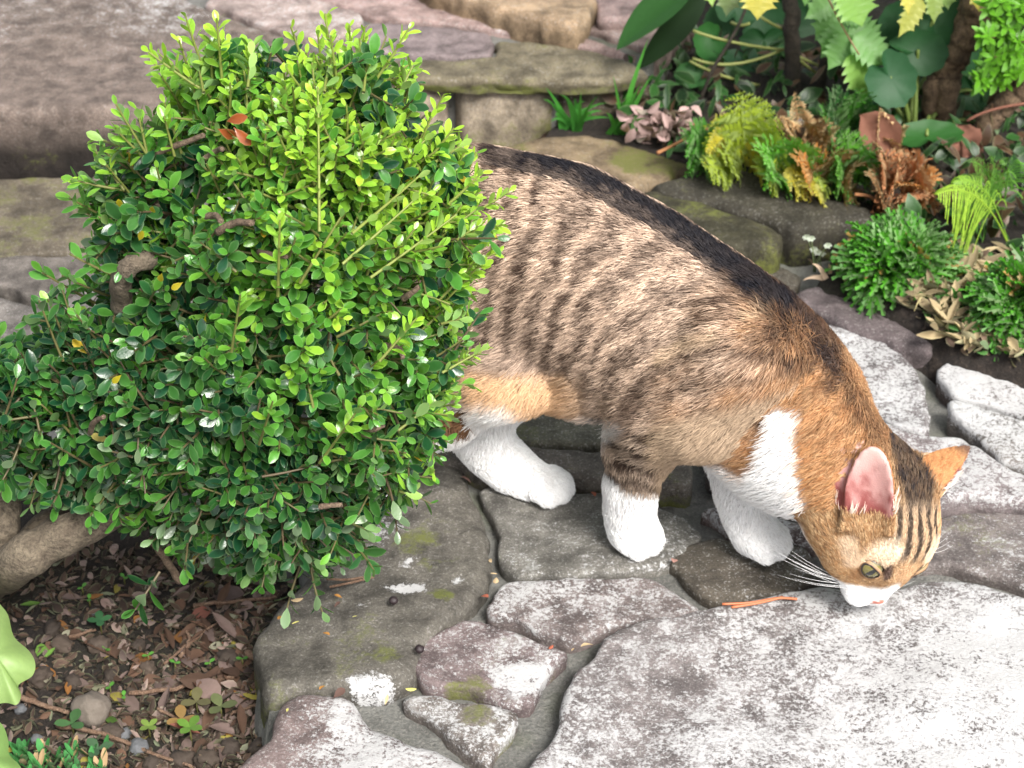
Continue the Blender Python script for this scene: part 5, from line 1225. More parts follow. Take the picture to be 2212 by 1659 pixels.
        round_leaf(px, py, yb+dy, rx, ry, rot, root, col, rng, nt_, base=b0+np.array([rng.normal(0, .015), .02+rng.normal(0, .01), 0]))
    root = empty('round_leaf_plant', soil_pt(1680, 235)); tag(root, 'plant with big grey-green leaves on arching yellowish stalks beside the dark trunk', 'plant')
    yb2 = soil_pt(1650, 190)[1]; b1 = soil_pt(1705, 205)
    for (px, py, dy, rx, ry, rot, nt_, col) in ((1590, 20, .10, 44, 36, .1, 250, (.055, .15, .085)), (1640, 40, .14, 54, 46, .1, 200, (.03, .11, .05)), (1535, 90, .02, 36, 44, .2, 20, (.035, .15, .04)), (1650, 92, .08, 54, 34, 0, 90, (.025, .10, .04)), (1500, 160, -.02, 44, 30, .2, 60, (.05, .16, .06)), (1610, 130, .04, 50, 30, .1, 90, (.04, .12, .07)), (1560, 50, .12, 40, 40, .1, 200, (.04, .12, .06)), (1775, 60, .15, 60, 60, .2, 100, DG), (1700, 20, .2, 60, 50, .2, 100, DG)):
        round_leaf(px, py, yb2+dy, rx, ry, rot, root, col, rng, nt_)
    for a, m_, c in (((1497, 66), (1570, 95), (1696, 108)), ((1496, 126), (1580, 160), (1692, 106)), ((1640, 34), (1670, 55), (1696, 64)), ((1490, 132), (1560, 170), (1640, 184)), ((1620, 50), (1600, 60), (1580, 48)), ((1726, 122), (1760, 140), (1800, 152)), ((1726, 128), (1750, 150), (1780, 168))):
        P = bez(YP(*a, yb2-.02), YP(*m_, yb2-.02), YP(*c, yb2+.0), 12); v, f = tube(P, np.full(12, .0017), 6); put('stalk', v, f, root, lm('soft'), (.34, .36, .12))
    # ---------- dark upright stem, thin dark stem and broad dark leaves
    root = empty('evergreen_bush', soil_pt(1712, 215)); tag(root, 'evergreen bush with a near black trunk and long dark pointed leaves', 'shrub')
    y0 = soil_pt(1712, 205)[1]
    P = catmull([soil_pt(1712, 215)-np.array([0, 0, .02]), YP(1712, 140, y0), YP(1710, 60, y0), YP(1712, -40, y0+.01), YP(1720, -200, y0+.02)], 6); v, f = tube(P+rng.normal(0, .001, P.shape), np.linspace(.0095, .008, len(P)), 10); put('trunk', v, f, root, barkd, (1, 1, 1))
    y1 = soil_pt(1506, 228)[1]
    P = catmull([soil_pt(1508, 228), YP(1540, 150, y1), YP(1570, 100, y1+.01), YP(1602, 40, y1+.02), YP(1640, -60, y1+.03)], 5); v, f = tube(P, np.linspace(.0022, .0016, len(P)), 6); put('stem', v, f, root, barkd, (1, 1, 1))
    def strap(base, tip, w, nrm, col, curl=.15, wpos_=.45, kind='gloss'):
        d = tip-base; L = np.linalg.norm(d); R_ = frame_to(d, nrm); prof = [(x, w/L*.5*math.sin(math.pi*x**.8)**.8+.002) for x in np.linspace(0, 1, 12)]
        v, f = leaf_arrays(prof, .35, curl); V = (R_*L)@v.T; put('leaf', V.T+base, [tuple(q) for q in f], root, lm(kind), col)
    strap(YP(1500, -30, y1-.03), YP(1322, 88, y1-.06), .046, (.1, -.2, 1), (.022, .075, .016)); strap(YP(1525, -20, y1), YP(1380, 158, y1-.02), .030, (.3, -.8, .5), (.012, .030, .010))
    # ---------- spiny leaved shrub hanging in from above
    root = empty('holly_leaf_shrub', soil_pt(1760, 190)); tag(root, 'shrub with hanging sprays of spiny toothed leaves, lime green turning yellow', 'shrub')
    yh = y0-.10; LG = (.20, .46, .020); LG2 = (.075, .29, .022); YL = (.62, .50, .02)
    stemh = catmull([soil_pt(1770, 200), YP(1790, 60, y0-.02), YP(1800, -80, y0-.06), YP(1800, -220, y0-.06)], 6); v, f = tube(stemh, np.linspace(.006, .005, len(stemh)), 8); put('trunk', v, f, root, barkd, (1, 1, 1))
    rach = bez(YP(1765, -60, yh+.02), YP(1800, 30, yh), YP(1856, 118, yh-.02), 12); v, f = tube(rach, np.linspace(.0014, .0009, 12), 6); put('stalk', v, f, root, lm('soft'), (.30, .20, .10))
    def hl(a, b, w, col, dy=0.0, nrm=(.1, -.85, .5), kind='thin'):
        p, q = YP(*a, yh+dy), YP(*b, yh+dy-.015); V, F = holly_leaflet(p, q, w*.80, nrm, rng); put('leaf', V, F, root, lm(kind), np.array(col)*(.9+.2*rng.random()))
    hl((1852, 106), (1874, 216), .052, LG); hl((1835, 74), (1790, 152), .040, LG2, .01); hl((1826, 55), (1774, 126), .040, LG2, .02); hl((1845, 76), (1922, 142), .046, LG2, .0); hl((1836, 52), (1910, 92), .040, LG2, .02)
    hl((1806, 20), (1762, 88), .036, LG2, .03); hl((1830, -34), (1866, 58), .056, LG, -.02); hl((1800, 0), (1740, 40), .034, LG2, .03); hl((1820, 25), (1880, 44), .034, LG2, .03)
    hl((1640, -46), (1638, 44), .046, YL, -.02); hl((1990, -4), (1942, 82), .026, (.50, .48, .05), -.01); hl((1956, -50), (1964, 34), .020, (.75, .62, .06), -.03); hl((2016, -30), (2020, 52), .024, (.30, .42, .05), .0); hl((2094, -50), (2118, 26), .020, YL, -.02); hl((2040, -30), (2050, 20), .024, (.20, .36, .04), .01); hl((1578, -40), (1570, 36), .032, (.10, .17, .03), .01, kind='soft'); hl((1530, -40), (1540, 14), .02, (.3, .5, .05), .0); hl((1750, -60), (1740, 14), .03, LG2, .04)
    # unseen leafy top, added across the sun's path to shade the bed
    bag = LeafBag(); lt = [leaf_arrays([(0, .02), (.12, .14), (.3, .19), (.5, .20), (.7, .15), (.88, .06), (1, .005)], .2, .2), leaf_arrays([(0, .02), (.12, .14), (.3, .2), (.5, .2), (.7, .14), (.88, .05), (1, .005)], -.1, .3)]
    for i in range(1900):
        p = np.array([rng.uniform(.30, 1.45), rng.uniform(1.62, 2.95), rng.uniform(.46, .85)])
        pr = proj(p)
        if pr[1] > -45: continue
        bag.add(frame_to(rng.normal(0, 1, 3)+np.array([0, 0, -.4]), np.array([0, 0, 1])+rng.normal(0, .5, 3)), p, rng.uniform(.05, .08), np.array(LG2)*(.5+.8*rng.random()), int(rng.integers(0, 2)))
    bag.build(root, lt, leaf_material('holly_mass', 'attr', .4, .3), lm('thin'), 0)
    for o in root.children:
        if o.name.startswith('foliage'): o.matrix_parent_inverse = Matrix.Translation(-Vector(root.location))
    # ---------- brown stemmed small leaved shrub on the right
    root = empty('brown_stemmed_shrub', soil_pt(2045, 262)); tag(root, 'shrub with rough brown forked stems and small bright leaf rosettes', 'shrub')
    yt = soil_pt(2040, 258)[1]-.035
    def limb(pts, r0, r1, name='stem'):
        P = catmull(pts, 7); P = P+rng.normal(0, .0010, P.shape); v, f = tube(P, np.linspace(r0, r1, len(P))*(1+.07*rng.normal(size=len(P))), 12, True, .12, rng); put(name, v, f, root, barkb, (1, 1, 1))
    limb([soil_pt(2014, 262)-np.array([0, 0, .02]), YP(2012, 200, yt), YP(2030, 160, yt), YP(2058, 122, yt)], .0092, .0105); limb([soil_pt(2046, 264)-np.array([0, 0, .02]), YP(2046, 200, yt-.004), YP(2054, 150, yt), YP(2072, 112, yt), YP(2104, 50, yt), YP(2122, -10, yt), YP(2140, -120, yt+.02)], .0105, .018, 'trunk')
    limb([YP(2060, 130, yt+.006), YP(2082, 60, yt+.012), YP(2096, -10, yt+.02), YP(2100, -110, yt+.03)], .011, .010); limb([soil_pt(2112, 296)-np.array([0, 0, .02]), YP(2130, 270, yt-.03), YP(2170, 225, yt-.03), YP(2216, 178, yt-.03), YP(2300, 90, yt-.03)], .011, .0135)
    v, f = tube(bez(YP(2088, 262, yt-.05), YP(2130, 232, yt-.05), YP(2230, 222, yt-.05), 10), np.full(10, .0016), 5); put('twig', v, f, root, lm('dry'), (.22, .09, .06))
    bag = LeafBag(); sm = [leaf_arrays([(0, .02), (.25, .11), (.55, .16), (.8, .12), (.95, .04), (1, .005)], .2, .12), leaf_arrays([(0, .02), (.25, .12), (.55, .17), (.8, .12), (.95, .04), (1, .005)], .1, .25)]
    def rosette(c, n, size, col, up):
        up = up/np.linalg.norm(up)
        for i in range(n):
            a = i*2.4; s_ = np.cross(up, (1, .2, .1)); s_ /= np.linalg.norm(s_); d = rot_about(s_, up, a)+up*(.35+.9*i/n); bag.add(frame_to(d, up+rng.normal(0, .2, 3)), c+rng.normal(0, .001, 3), size*(1.1-.5*i/n)*(.8+.4*rng.random()), np.array(col)*(.6+.4*i/n+.3*rng.random()), int(rng.integers(0, 2)))
    twv, twf = [], []
    for (px, py) in [(2150, 10), (2185, 30), (2210, 0), (2160, 45), (2195, 60), (2130, 98), (2150, 110), (2172, 92), (2125, 150), (2142, 160), (2165, 148), (2185, 160), (2112, 172), (2158, 176), (2180, 130), (2205, 120), (2170, 60), (2140, 75), (2200, 90), (2215, 30), (2230, 60), (2230, 120), (2175, 8), (2150, 140), (2198, 145), (2166, 115), (2188, 105), (2160, 28), (2215, 150), (2240, 20)]:
        for k in range(3):
            c = YP(px+rng.normal(0, 9), py+rng.normal(0, 9), yt-.06+rng.normal(0, .012)); rosette(c, 9, .0155, (.12, .33, .018), np.array([rng.normal(0, .35), -.7, .8]))
            v, f = tube(np.array([c, c+np.array([.02, .03, -.015])]), [.0009, .0012], 4); o_ = len(twv); twv += list(v); twf += [tuple(q+o_ for q in w) for w in f]
    put('twigs', twv, twf, root, lm('dry'), (.16, .09, .05))
    for i in range(900):   # rest of its crown, mostly above and beyond the frame
        c = np.array([rng.uniform(.42, .95), rng.uniform(1.85, 2.4), rng.uniform(.22, .70)]); pr = proj(c)
        if 0 < pr[1] and pr[0] < 2235: continue
        if pr[1] > 240: continue
        rosette(c, 7, .019, (.06, .18, .02), np.array([rng.normal(0, .5), -.3, 1]))
    before = set(bpy.data.objects)
    bag.build(None, sm, leaf_material('rosette_mass', 'attr', .35, .25), lm('soft'), 220)
    for o in set(bpy.data.objects)-before: o.parent = root; o.matrix_parent_inverse = Matrix.Translation(-Vector(root.location))
    # ---------- curled red-brown dead leaves among the stems
    def deadleaf(pa, pb, y, w, col, label, nrm=(0, -.8, .4)):
        p, q = YP(*pa, y), YP(*pb, y-.01); d = q-p; L = np.linalg.norm(d); R_ = frame_to(d, nrm); prof = [(x, w/L*.5*math.sin(math.pi*x**.8)**.8+.004) for x in np.linspace(0, 1, 10)]
        v, f = leaf_arrays(prof, .9, .35); V = ((R_*L)@v.T).T+p; o = put('dead_leaf', V+rng.normal(0, .0008, V.shape), [tuple(t) for t in f], None, lm('dry'), col); tag(o, label, 'leaf')
    deadleaf((2068, 268), (2100, 345), yt-.06, .034, (.22, .095, .065), 'withered red-brown leaf hanging beside the round green leaf'); deadleaf((1858, 248), (1955, 340), yt-.10, .040, (.17, .070, .045), 'large curled dark brown leaf under the tan dead fern'); deadleaf((2090, 300), (2108, 352), yt-.05, .025, (.26, .12, .085), 'narrow reddish dead leaf at the foot of the slanting stem')
    # ---------- grass, straw, small flowers
    def tuft(name, label, cat, bases, tips, col, w, arch, group=None, kind='soft'):
        b0 = soil_pt(*bases[0]); root = empty(name, b0); tag(root, label, cat, group)
        for i, tp in enumerate(tips):
            bs = bases[i % len(bases)]; b = soil_pt(bs[0]+rng.normal(0, 8), bs[1]+rng.normal(0, 3)); t = YP(tp[0], tp[1], b[1]-.02+rng.normal(0, .015)); V, F = blade(b, t, w*(.7+.6*rng.random()), arch*(.5+rng.random()))
            put('blade', V, F, root, lm(kind), np.array(col)*(.7+.6*rng.random()))
    tuft('grass_tuft', 'tuft of green grass growing against the pale retaining block', 'grass', [(1222, 278), (1250, 282), (1236, 276)], [(1180, 190), (1210, 205), (1240, 212), (1262, 220), (1290, 208), (1300, 240), (1200, 250), (1195, 232), (1275, 232), (1310, 222), (1225, 222), (1190, 262), (1320, 255), (1255, 200), (1280, 252), (1175, 215), (1245, 240), (1268, 262), (1212, 236)], (.055, .24, .035), .005, .015, 'grass tufts at the foot of the terrace')
    tuft('grass_tuft', 'tuft of tall grass blades beside the pinkish dried leaves', 'grass', [(1330, 290), (1345, 292)], [(1400, 85), (1325, 165), (1370, 200), (1385, 180), (1355, 210), (1340, 235), (1310, 245), (1375, 240), (1395, 255), (1330, 222), (1362, 255), (1410, 160)], (.065, .25, .035), .0055, .010, 'grass tufts at the foot of the terrace')
    tuft('dry_grass', 'wisps of dry straw and green blades between the two mossy clumps', 'grass', [(2035, 650), (2010, 640), (2060, 640)], [(1955, 655), (1975, 672), (2000, 690), (2060, 690), (2090, 672), (2080, 640), (2040, 600), (1990, 610), (2075, 710), (2010, 665), (2105, 660), (2060, 615), (1968, 640), (2030, 690), (2095, 690), (1985, 640)], (.34, .29, .15), .0035, .012, kind='dry')
    tuft('dry_grass', 'tangle of pale straw under the tiny white flowers', 'grass', [(1765, 600), (1740, 598), (1790, 598)], [(1745, 560), (1775, 545), (1790, 570), (1800, 590), (1720, 585), (1735, 605), (1770, 606), (1812, 604), (1755, 570), (1782, 592), (1760, 590)], (.52, .38, .28), .004, .008, kind='dry')
    tuft('green_shoots', 'short green grass blades at the edge of the purple flagstone', 'grass', [(2050, 655), (2070, 665)], [(2035, 625), (2055, 620), (2090, 640), (2080, 695), (2060, 700), (2100, 680), (2040, 690), (2010, 680), (1985, 682), (2030, 640), (2075, 625)], (.06, .20, .04), .004, .010)
    # seedling with white flowers
    root = empty('small_flower', soil_pt(1745, 580)); tag(root, 'seedling with tiny white flower heads in front of the mossy stone', 'flower')
    for (px, py) in ((1718, 522), (1735, 530), (1752, 515), (1768, 524), (1782, 520), (1758, 538), (1742, 512), (1788, 530), (1766, 545), (1728, 540), (1775, 548)):
        b = soil_pt(1755+rng.normal(0, 12), 588); c = YP(px, py, b[1]-.02); v, f = tube(bez(b, (b+c)/2+np.array([0, 0, .01]), c, 6), np.full(6, .0006), 4); stk = put('stalk', v, f, root, lm('soft'), (.25, .32, .15))
        V, F = [], []
        for k in range(6):
            a = k*math.pi/3; d = np.array([math.cos(a), -.3*math.sin(a), math.sin(a)])*.0042; s = np.array([-math.sin(a), 0, math.cos(a)])*.0017; o_ = len(V); V += [c, c+d*.6+s, c+d+np.array([0, -.001, 0]), c+d*.6-s]; F.append((o_, o_+1, o_+2, o_+3))
        put('flower_head', V, F, None, lm('soft'), (.78, .82, .78)).parent = stk
    # pinkish dried leaves
    root = empty('dried_plant', soil_pt(1430, 300)); tag(root, 'withered plant with pinkish curled leaves next to the grass', 'plant'); pk = leaf_arrays([(0, .03), (.2, .2), (.5, .3), (.8, .2), (1, .02)], .9, .5)
    me_p = mesh_fast('leaf', *pk); me_p.materials.append(lm('dry'))
    for i in range(62):
        px, py = (1390, 255) if i < 16 else (1440, 275) if i < 44 else (1486, 262); c = YP(px+rng.normal(0, 22), py+rng.normal(0, 17), soil_pt(1430, 300)[1]-rng.uniform(0, .04)); c[2] = max(c[2], .02)
        o = bpy.data.objects.new('leaf', me_p); COL.objects.link(o); o.parent = root; o.matrix_parent_inverse = Matrix.Translation(-Vector(root.location)); o.matrix_basis = mat4(frame_to(rng.normal(size=3)+np.array([0, 0, -.7]), np.array([0, -1, .4])+rng.normal(0, .5, 3))*rng.uniform(.014, .024), c); o.color = (*(np.array([.40, .27, .255])*(.6+.6*rng.random())), 1)
    for i in range(14):
        b = soil_pt(1430+rng.normal(0, 25), 296); c = YP(1430+rng.normal(0, 40), 262+rng.normal(0, 16), b[1]-.02); v, f = tube(bez(b, (b+c)/2+np.array([0, 0, .02]), c, 6), np.full(6, .0008), 4); put('stalk', v, f, root, lm('dry'), (.25, .17, .13))
    # low green seedlings and ivy filling the bed floor
    fill = LeafBag(); ft = [leaf_arrays([(0, .03), (.2, .22), (.5, .30), (.8, .18), (1, .02)], .2, .3), leaf_arrays([(0, .02), (.3, .12), (.7, .12), (1, .01)], .2, .4)]
    for i in range(1500):
        px, py = rng.uniform(1330, 2300), rng.uniform(120, 560)
        p = soil_pt(px, py)
        if float(sd_poly(np.array([p[0]]), np.array([p[1]]), PLANTED)[0]) < .012: continue
        fill.add(frame_to(rng.normal(size=3)+np.array([0, -.3, .5]), np.array([0, -.5, 1])+rng.normal(0, .4, 3)), p+np.array([0, 0, rng.uniform(0, .03)]), rng.uniform(.012, .03), np.array([.020, .075, .012])*(.25+1.0*rng.random()) if rng.random() < .72 else np.array([.085, .045, .025])*(.4+rng.random()), int(rng.integers(0, 2)))
    fr = empty('ground_cover', soil_pt(1800, 300)); tag(fr, 'low green ground cover and leaf litter on the shaded bank', 'ground cover'); fr['kind'] = 'stuff'
    before = set(bpy.data.objects); fill.build(None, ft, leaf_material('cover_mass', 'attr', .45, .2), lm('soft'), 0)
    for o in set(bpy.data.objects)-before: o.parent = fr; o.matrix_parent_inverse = Matrix.Translation(-Vector(fr.location))
    # thin reddish runners over the stone edge
    for pts, lab in (([(1470, 318), (1510, 330), (1545, 345), (1566, 352)], 'straight reddish dead stalk lying along the mossy stone edge'), ([(1418, 388), (1450, 372), (1490, 350), (1520, 340)], 'bent reddish stalk resting on the olive mossy stone'), ([(1846, 420), (1880, 425), (1900, 450), (1908, 474)], 'arching reddish stem drooping over the moss-like clump')):
        P = catmull([soil_pt(a, b)+np.array([0, 0, .03]) if not lab.startswith('arch') else YP(a, b, soil_pt(1880, 440)[1]-.03) for a, b in pts], 5); v, f = tube(P, np.linspace(.0020, .0010, len(P)), 6); o = put('dead_stalk', v, f, None, lm('dry'), (.38, .17, .075)); tag(o, lab, 'stalk')
# ================================================================== LITTER, PEBBLES, SMALL THINGS
def build_litter():
    rng = np.random.default_rng(33)
    def bedpt(px, py, dz=0.0): p = soil_pt(px, py, -.07); return p+np.array([0, 0, dz])
    # leaf shapes
    shapes = [leaf_arrays([(0, .02), (.15, .14), (.4, .24), (.65, .2), (.85, .1), (1, .01)], .5, .35), leaf_arrays([(0, .02), (.2, .10), (.5, .16), (.8, .1), (1, .01)], 1.0, -.25), leaf_arrays([(0, .03), (.2, .26), (.45, .34), (.7, .26), (.9, .1), (1, .02)], .35, .5), leaf_arrays([(0, .02), (.2, .2), (.5, .28), (.8, .18), (1, .02)], -.7, .2)]
    ms = [mesh_fast('fallen_leaf', v, f) for v, f in shapes]
    for m in ms: m.materials.append(lm('dry'))
    KIND = {'brown': ((.115, .062, .040), 'curled brown dead leaf lying on the dark soil under the shrub'), 'mauve': ((.19, .130, .115), 'faded mauve-grey dead leaf lying on the dark soil under the shrub'), 'red': ((.23, .085, .06), 'reddish brown fallen leaf on the soil under the shrub'), 'yellow': ((.36, .30, .06), 'small yellow fallen leaf on the soil under the shrub'), 'orange': ((.27, .115, .03), 'orange fallen leaf on the soil under the shrub'), 'green': ((.10, .20, .03), 'small green fallen leaf on the soil under the shrub')}
    def fallen(px, py, size, kind, sh=None, yaw=None, lift=.004):
        p = bedpt(px, py, lift); a = rng.uniform(0, 6.28) if yaw is None else yaw; d = np.array([math.cos(a), math.sin(a), rng.normal(0, .22)])
        o = bpy.data.objects.new('fallen_leaf', ms[int(rng.integers(0, 4)) if sh is None else sh]); COL.objects.link(o); o.matrix_basis = mat4(frame_to(d, np.array([0, 0, 1])+rng.normal(0, .35, 3))*size, p)
        c, l = KIND[kind]; o.color = (*(np.array(c)*(.5+.6*rng.random())), 1); tag(o, l, 'leaf', 'fallen leaves on the soil'); return o
    # the ones that stand out
    for px, py, s, k in ((420, 1475, .034, 'red'), (470, 1480, .028, 'brown'), (385, 1500, .032, 'mauve'), (300, 1545, .036, 'mauve'), (345, 1560, .028, 'mauve'), (440, 1515, .034, 'red'), (505, 1455, .034, 'brown'), (360, 1470, .024, 'mauve'), (100, 1445, .034, 'orange'), (560, 1290, .030, 'mauve'), (590, 1262, .026, 'mauve'), (540, 1330, .028, 'brown'), (480, 1370, .026, 'brown'), (515, 1390, .030, 'mauve'), (430, 1395, .024, 'brown'), (580, 1550, .026, 'red'), (530, 1600, .028, 'mauve'), (480, 1545, .026, 'mauve'), (385, 1385, .022, 'brown'), (290, 1340, .018, 'orange'), (150, 1330, .014, 'yellow'), (455, 1265, .018, 'yellow'), (465, 1500, .016, 'yellow'), (232, 1428, .014, 'yellow'), (310, 1610, .018, 'yellow'), (45, 1620, .014, 'yellow'), (510, 1412, .012, 'yellow'), (245, 1505, .014, 'yellow'), (85, 1290, .016, 'brown'), (180, 1395, .030, 'brown'), (250, 1430, .026, 'brown'), (60, 1500, .02, 'brown'), (330, 1430, .022, 'orange'), (215, 1330, .014, 'red'), (250, 1290, .012, 'yellow'), (330, 1350, .012, 'yellow'), (240, 1560, .024, 'brown'), (530, 1520, .022, 'orange')):
        fallen(px, py, s, k)
    for i in range(150):
        t = rng.random(); px = 300+rng.beta(1.8, 1.3)*310; py = rng.uniform(1290, 1660)
        if sd_poly(np.array([px]), np.array([py]), [(-50, 1200), (330, 1180), (640, 1262), (580, 1340), (560, 1420), (585, 1500), (598, 1560), (470, 1700), (-50, 1700)])[0] < 8: continue
        fallen(px, py, rng.uniform(.012, .028), rng.choice(['brown', 'mauve', 'brown', 'mauve', 'red', 'orange', 'yellow'], p=[.36, .27, .14, .12, .07, .02, .02]))
    for i in range(55):
        fallen(rng.uniform(0, 330), rng.uniform(1230, 1660), rng.uniform(.008, .018), rng.choice(['brown', 'mauve', 'yellow', 'green', 'orange'], p=[.58, .22, .07, .07, .06]))
    # fine crumbs: one mass
    bag = LeafBag()
    for i in range(3600):
        px = -60+rng.beta(1.5, 1.1)*690; py = rng.uniform(1180, 1700); p = bedpt(px, py, rng.uniform(0, .004)); a = rng.uniform(0, 6.28)
        c = np.array([.066, .040, .029])*(.25+1.3*rng.random()) if rng.random() < .78 else np.array([.24, .17, .15])*(.4+.8*rng.random())
        bag.add(frame_to(np.array([math.cos(a), math.sin(a), rng.normal(0, .4)]), np.array([0, 0, 1])+rng.normal(0, .6, 3)), p, rng.uniform(.004, .013), c, int(rng.integers(0, 4)))
    for i in range(700):      # gutters behind the stones and at the foot of the step
        px, py = (rng.uniform(960, 1200), rng.uniform(268, 292)) if i < 350 else (rng.uniform(-20, 190), rng.uniform(368, 382)); p = G(px, py, .004); p[2] = float(soil_height(np.array([p[0]]), np.array([p[1]]))[0])+.004; a = rng.uniform(0, 6.28)
        bag.add(frame_to(np.array([math.cos(a), math.sin(a), rng.normal(0, .5)]), np.array([0, 0, 1])+rng.normal(0, .6, 3)), p, rng.uniform(.006, .020), np.array([.19, .12, .09])*(.4+1.2*rng.random()), int(rng.integers(0, 4)))
    for i in range(900):      # straw and scraps on the bare earth between the moss-like clumps
        px, py = rng.uniform(1960, 2230), rng.uniform(560, 780); p = soil_pt(px, py)
        if float(sd_poly(np.array([p[0]]), np.array([p[1]]), PLANTED)[0]) < -.012: continue
        a = rng.uniform(0, 6.28); st = rng.random() < .5
        bag.add(frame_to(np.array([math.cos(a), math.sin(a), rng.normal(.15, .3)]), np.array([0, 0, 1])+rng.normal(0, .6, 3)), p+np.array([0, 0, rng.uniform(0, .012)]), rng.uniform(.012, .03) if st else rng.uniform(.006, .016), np.array([.34, .26, .15])*(.4+.9*rng.random()) if st else (np.array([.13, .085, .06]) if rng.random() < .6 else np.array([.05, .14, .03]))*(.5+rng.random()), 1 if st else int(rng.integers(0, 4)))
    root = empty('leaf_litter', bedpt(300, 1450)); tag(root, 'fine crumbled leaf litter strewn over the soil', 'leaf litter'); root['kind'] = 'stuff'
    before = set(bpy.data.objects); bag.build(None, shapes, leaf_material('litter_mass', 'attr', .85, .1), lm('dry'), 0, mass='crumbs')
    for o in set(bpy.data.objects)-before: o.parent = root; o.matrix_parent_inverse = Matrix.Translation(-Vector(root.location))
    # ---- twigs and needles on the soil
    wood = bark_material('dry_twig', (.16, .085, .050), (.36, .235, .16), 140)
    for pts, r, lab in (([(125, 1580), (230, 1600), (330, 1640), (420, 1672)], .0020, 'long thin straight twig lying past the round pebble'), ([(280, 1510), (380, 1500), (450, 1484), (505, 1475)], .0020, 'pale tan twig lying among the mauve leaves'), ([(30, 1515), (90, 1535), (150, 1552)], .0026, 'tan stalk on the soil beside the bright green leaf'), ([(355, 1448), (400, 1410), (475, 1355)], .0012, 'pair of reddish pine needles on the dark soil'), ([(420, 1320), (500, 1312), (600, 1302)], .0020, 'tan twig lying towards the dark paving stone'), ([(535, 1425), (570, 1440), (580, 1470), (545, 1500)], .0032, 'bent grey-brown root piece against the paving stone'), ([(500, 1555), (560, 1535), (625, 1532)], .0014, 'thin reddish stalk between the dead leaves and the stone'), ([(340, 1545), (400, 1570), (440, 1590)], .0014, 'short dark twig next to the mauve leaves'), ([(150, 1390), (190, 1378), (210, 1372)], .0016, 'short reddish stick on the bare soil'), ([(390, 1430), (410, 1400), (405, 1375)], .0018, 'curved grey twig on the soil')):
        P = catmull([bedpt(a, b, .006) for a, b in pts], 5); v, f = tube(P+rng.normal(0, .0005, P.shape), np.linspace(r, r*.6, len(P)), 6); o = link('twig', mesh_np('twig', v, f), None, wood); tag(o, lab, 'twig', 'twigs on the soil')
    # ---- pebbles and clods
    pm, nt, b, out = new_mat('pebble'); p = wpos(nt); oi = N(nt, 'ShaderNodeObjectInfo'); n1 = noise(nt, p, 160, 5, .7); nt.links.new(mixc(nt, ramp(nt, n1, [(.35, .5), (.65, 0.0)]), oi.outputs['Color'], mixc(nt, 1.0, oi.outputs['Color'], (.55, .52, .5), 'MULTIPLY')), b.inputs['Base Color']); b.inputs['Roughness'].default_value = .8; bump(nt, b, n1, .6, .003)
    pebs = []
    for s in range(4):
        bm = bmesh.new(); bmesh.ops.create_icosphere(bm, subdivisions=3, radius=1.0); r_ = np.random.default_rng(s)
        for v in bm.verts:
            n_ = mnoise.noise(v.co*1.6+Vector((s*7, 0, 0))); v.co *= 1+.22*n_+(.30*mnoise.noise(v.co*2.7+Vector((0, s*3, 0)))+.22*mnoise.noise(v.co*6) if s else .03*n_)
        me = bpy.data.meshes.new('pebble'); bm.to_mesh(me); bm.free(); me.materials.append(pm); me.polygons.foreach_set('use_smooth', np.ones(len(me.polygons), bool)); pebs.append(me)
    def pebble(px, py, r, col, lab, s=0, name='pebble', flat=.62, grp=None):
        c = bedpt(px, py); o = bpy.data.objects.new(name, pebs[s]); COL.objects.link(o); o.location = c+np.array([0, 0, r*flat*.45]); o.scale = (r, r*.85, r*flat); o.rotation_euler = (0, 0, rng.uniform(0, 6)); o.color = (*col, 1); tag(o, lab, 'pebble' if name == 'pebble' else 'soil clod', grp)
    pebble(202, 1545, .0155, (.165, .138, .115), 'smooth round grey-brown pebble on the soil', 0, flat=.82)
    for px, py, r in ((115, 1365, .0105), (300, 1400, .008), (495, 1430, .012), (238, 1465, .008), (395, 1650, .012), (450, 1650, .013), (330, 1655, .010), (245, 1590, .011), (520, 1580, .010), (135, 1400, .012), (560, 1620, .010), (285, 1500, .006), (90, 1470, .012), (160, 1480, .010), (320, 1450, .009), (60, 1430, .011), (215, 1400, .012), (500, 1625, .012)):
        pebble(px, py, r*.8, tuple(np.array([.060, .043, .032])*(.6+.8*rng.random())), 'crumbly brown lump of earth on the soil under the shrub', int(rng.integers(1, 4)), 'soil_clod', .75, 'lumps of earth on the soil')
    for px, py, r in ((45, 1535, .005), (80, 1600, .005), (205, 1325, .004), (270, 1590, .006), (300, 1620, .008)):
        pebble(px, py, r, (.12, .125, .135), 'tiny blue-grey pebble on the soil', 0, 'pebble', .7, 'tiny pebbles on the soil')
    # ---- seedlings
    sg = leaf_arrays([(0, .05), (.3, .26), (.6, .34), (.85, .24), (1, .04)], .1, .1)
    mg = mesh_fast('leaf', *sg); mg.materials.append(lm('soft'))
    def seedling(px, py, n, size, col, lab, h=.008):
        p = bedpt(px, py); root = empty('seedling', p); tag(root, lab, 'seedling', 'seedlings on the soil')
        v, f = tube(np.array([p, p+np.array([0, 0, h])]), [.0007, .0006], 5); put('stalk', v, f, root, lm('soft'), (.16, .16, .05)); a0 = rng.uniform(0, 6)
        for k in range(n):
            a = a0+k*2*math.pi/n; o = bpy.data.objects.new('leaf', mg); COL.objects.link(o); o.parent = root; o.matrix_parent_inverse = Matrix.Translation(-Vector(root.location)); o.matrix_basis = mat4(frame_to(np.array([math.cos(a), math.sin(a), .35]), np.array([0, 0, 1]))*size, p+np.array([0, 0, h])); o.color = (*(np.array(col)*(.8+.4*rng.random())), 1)
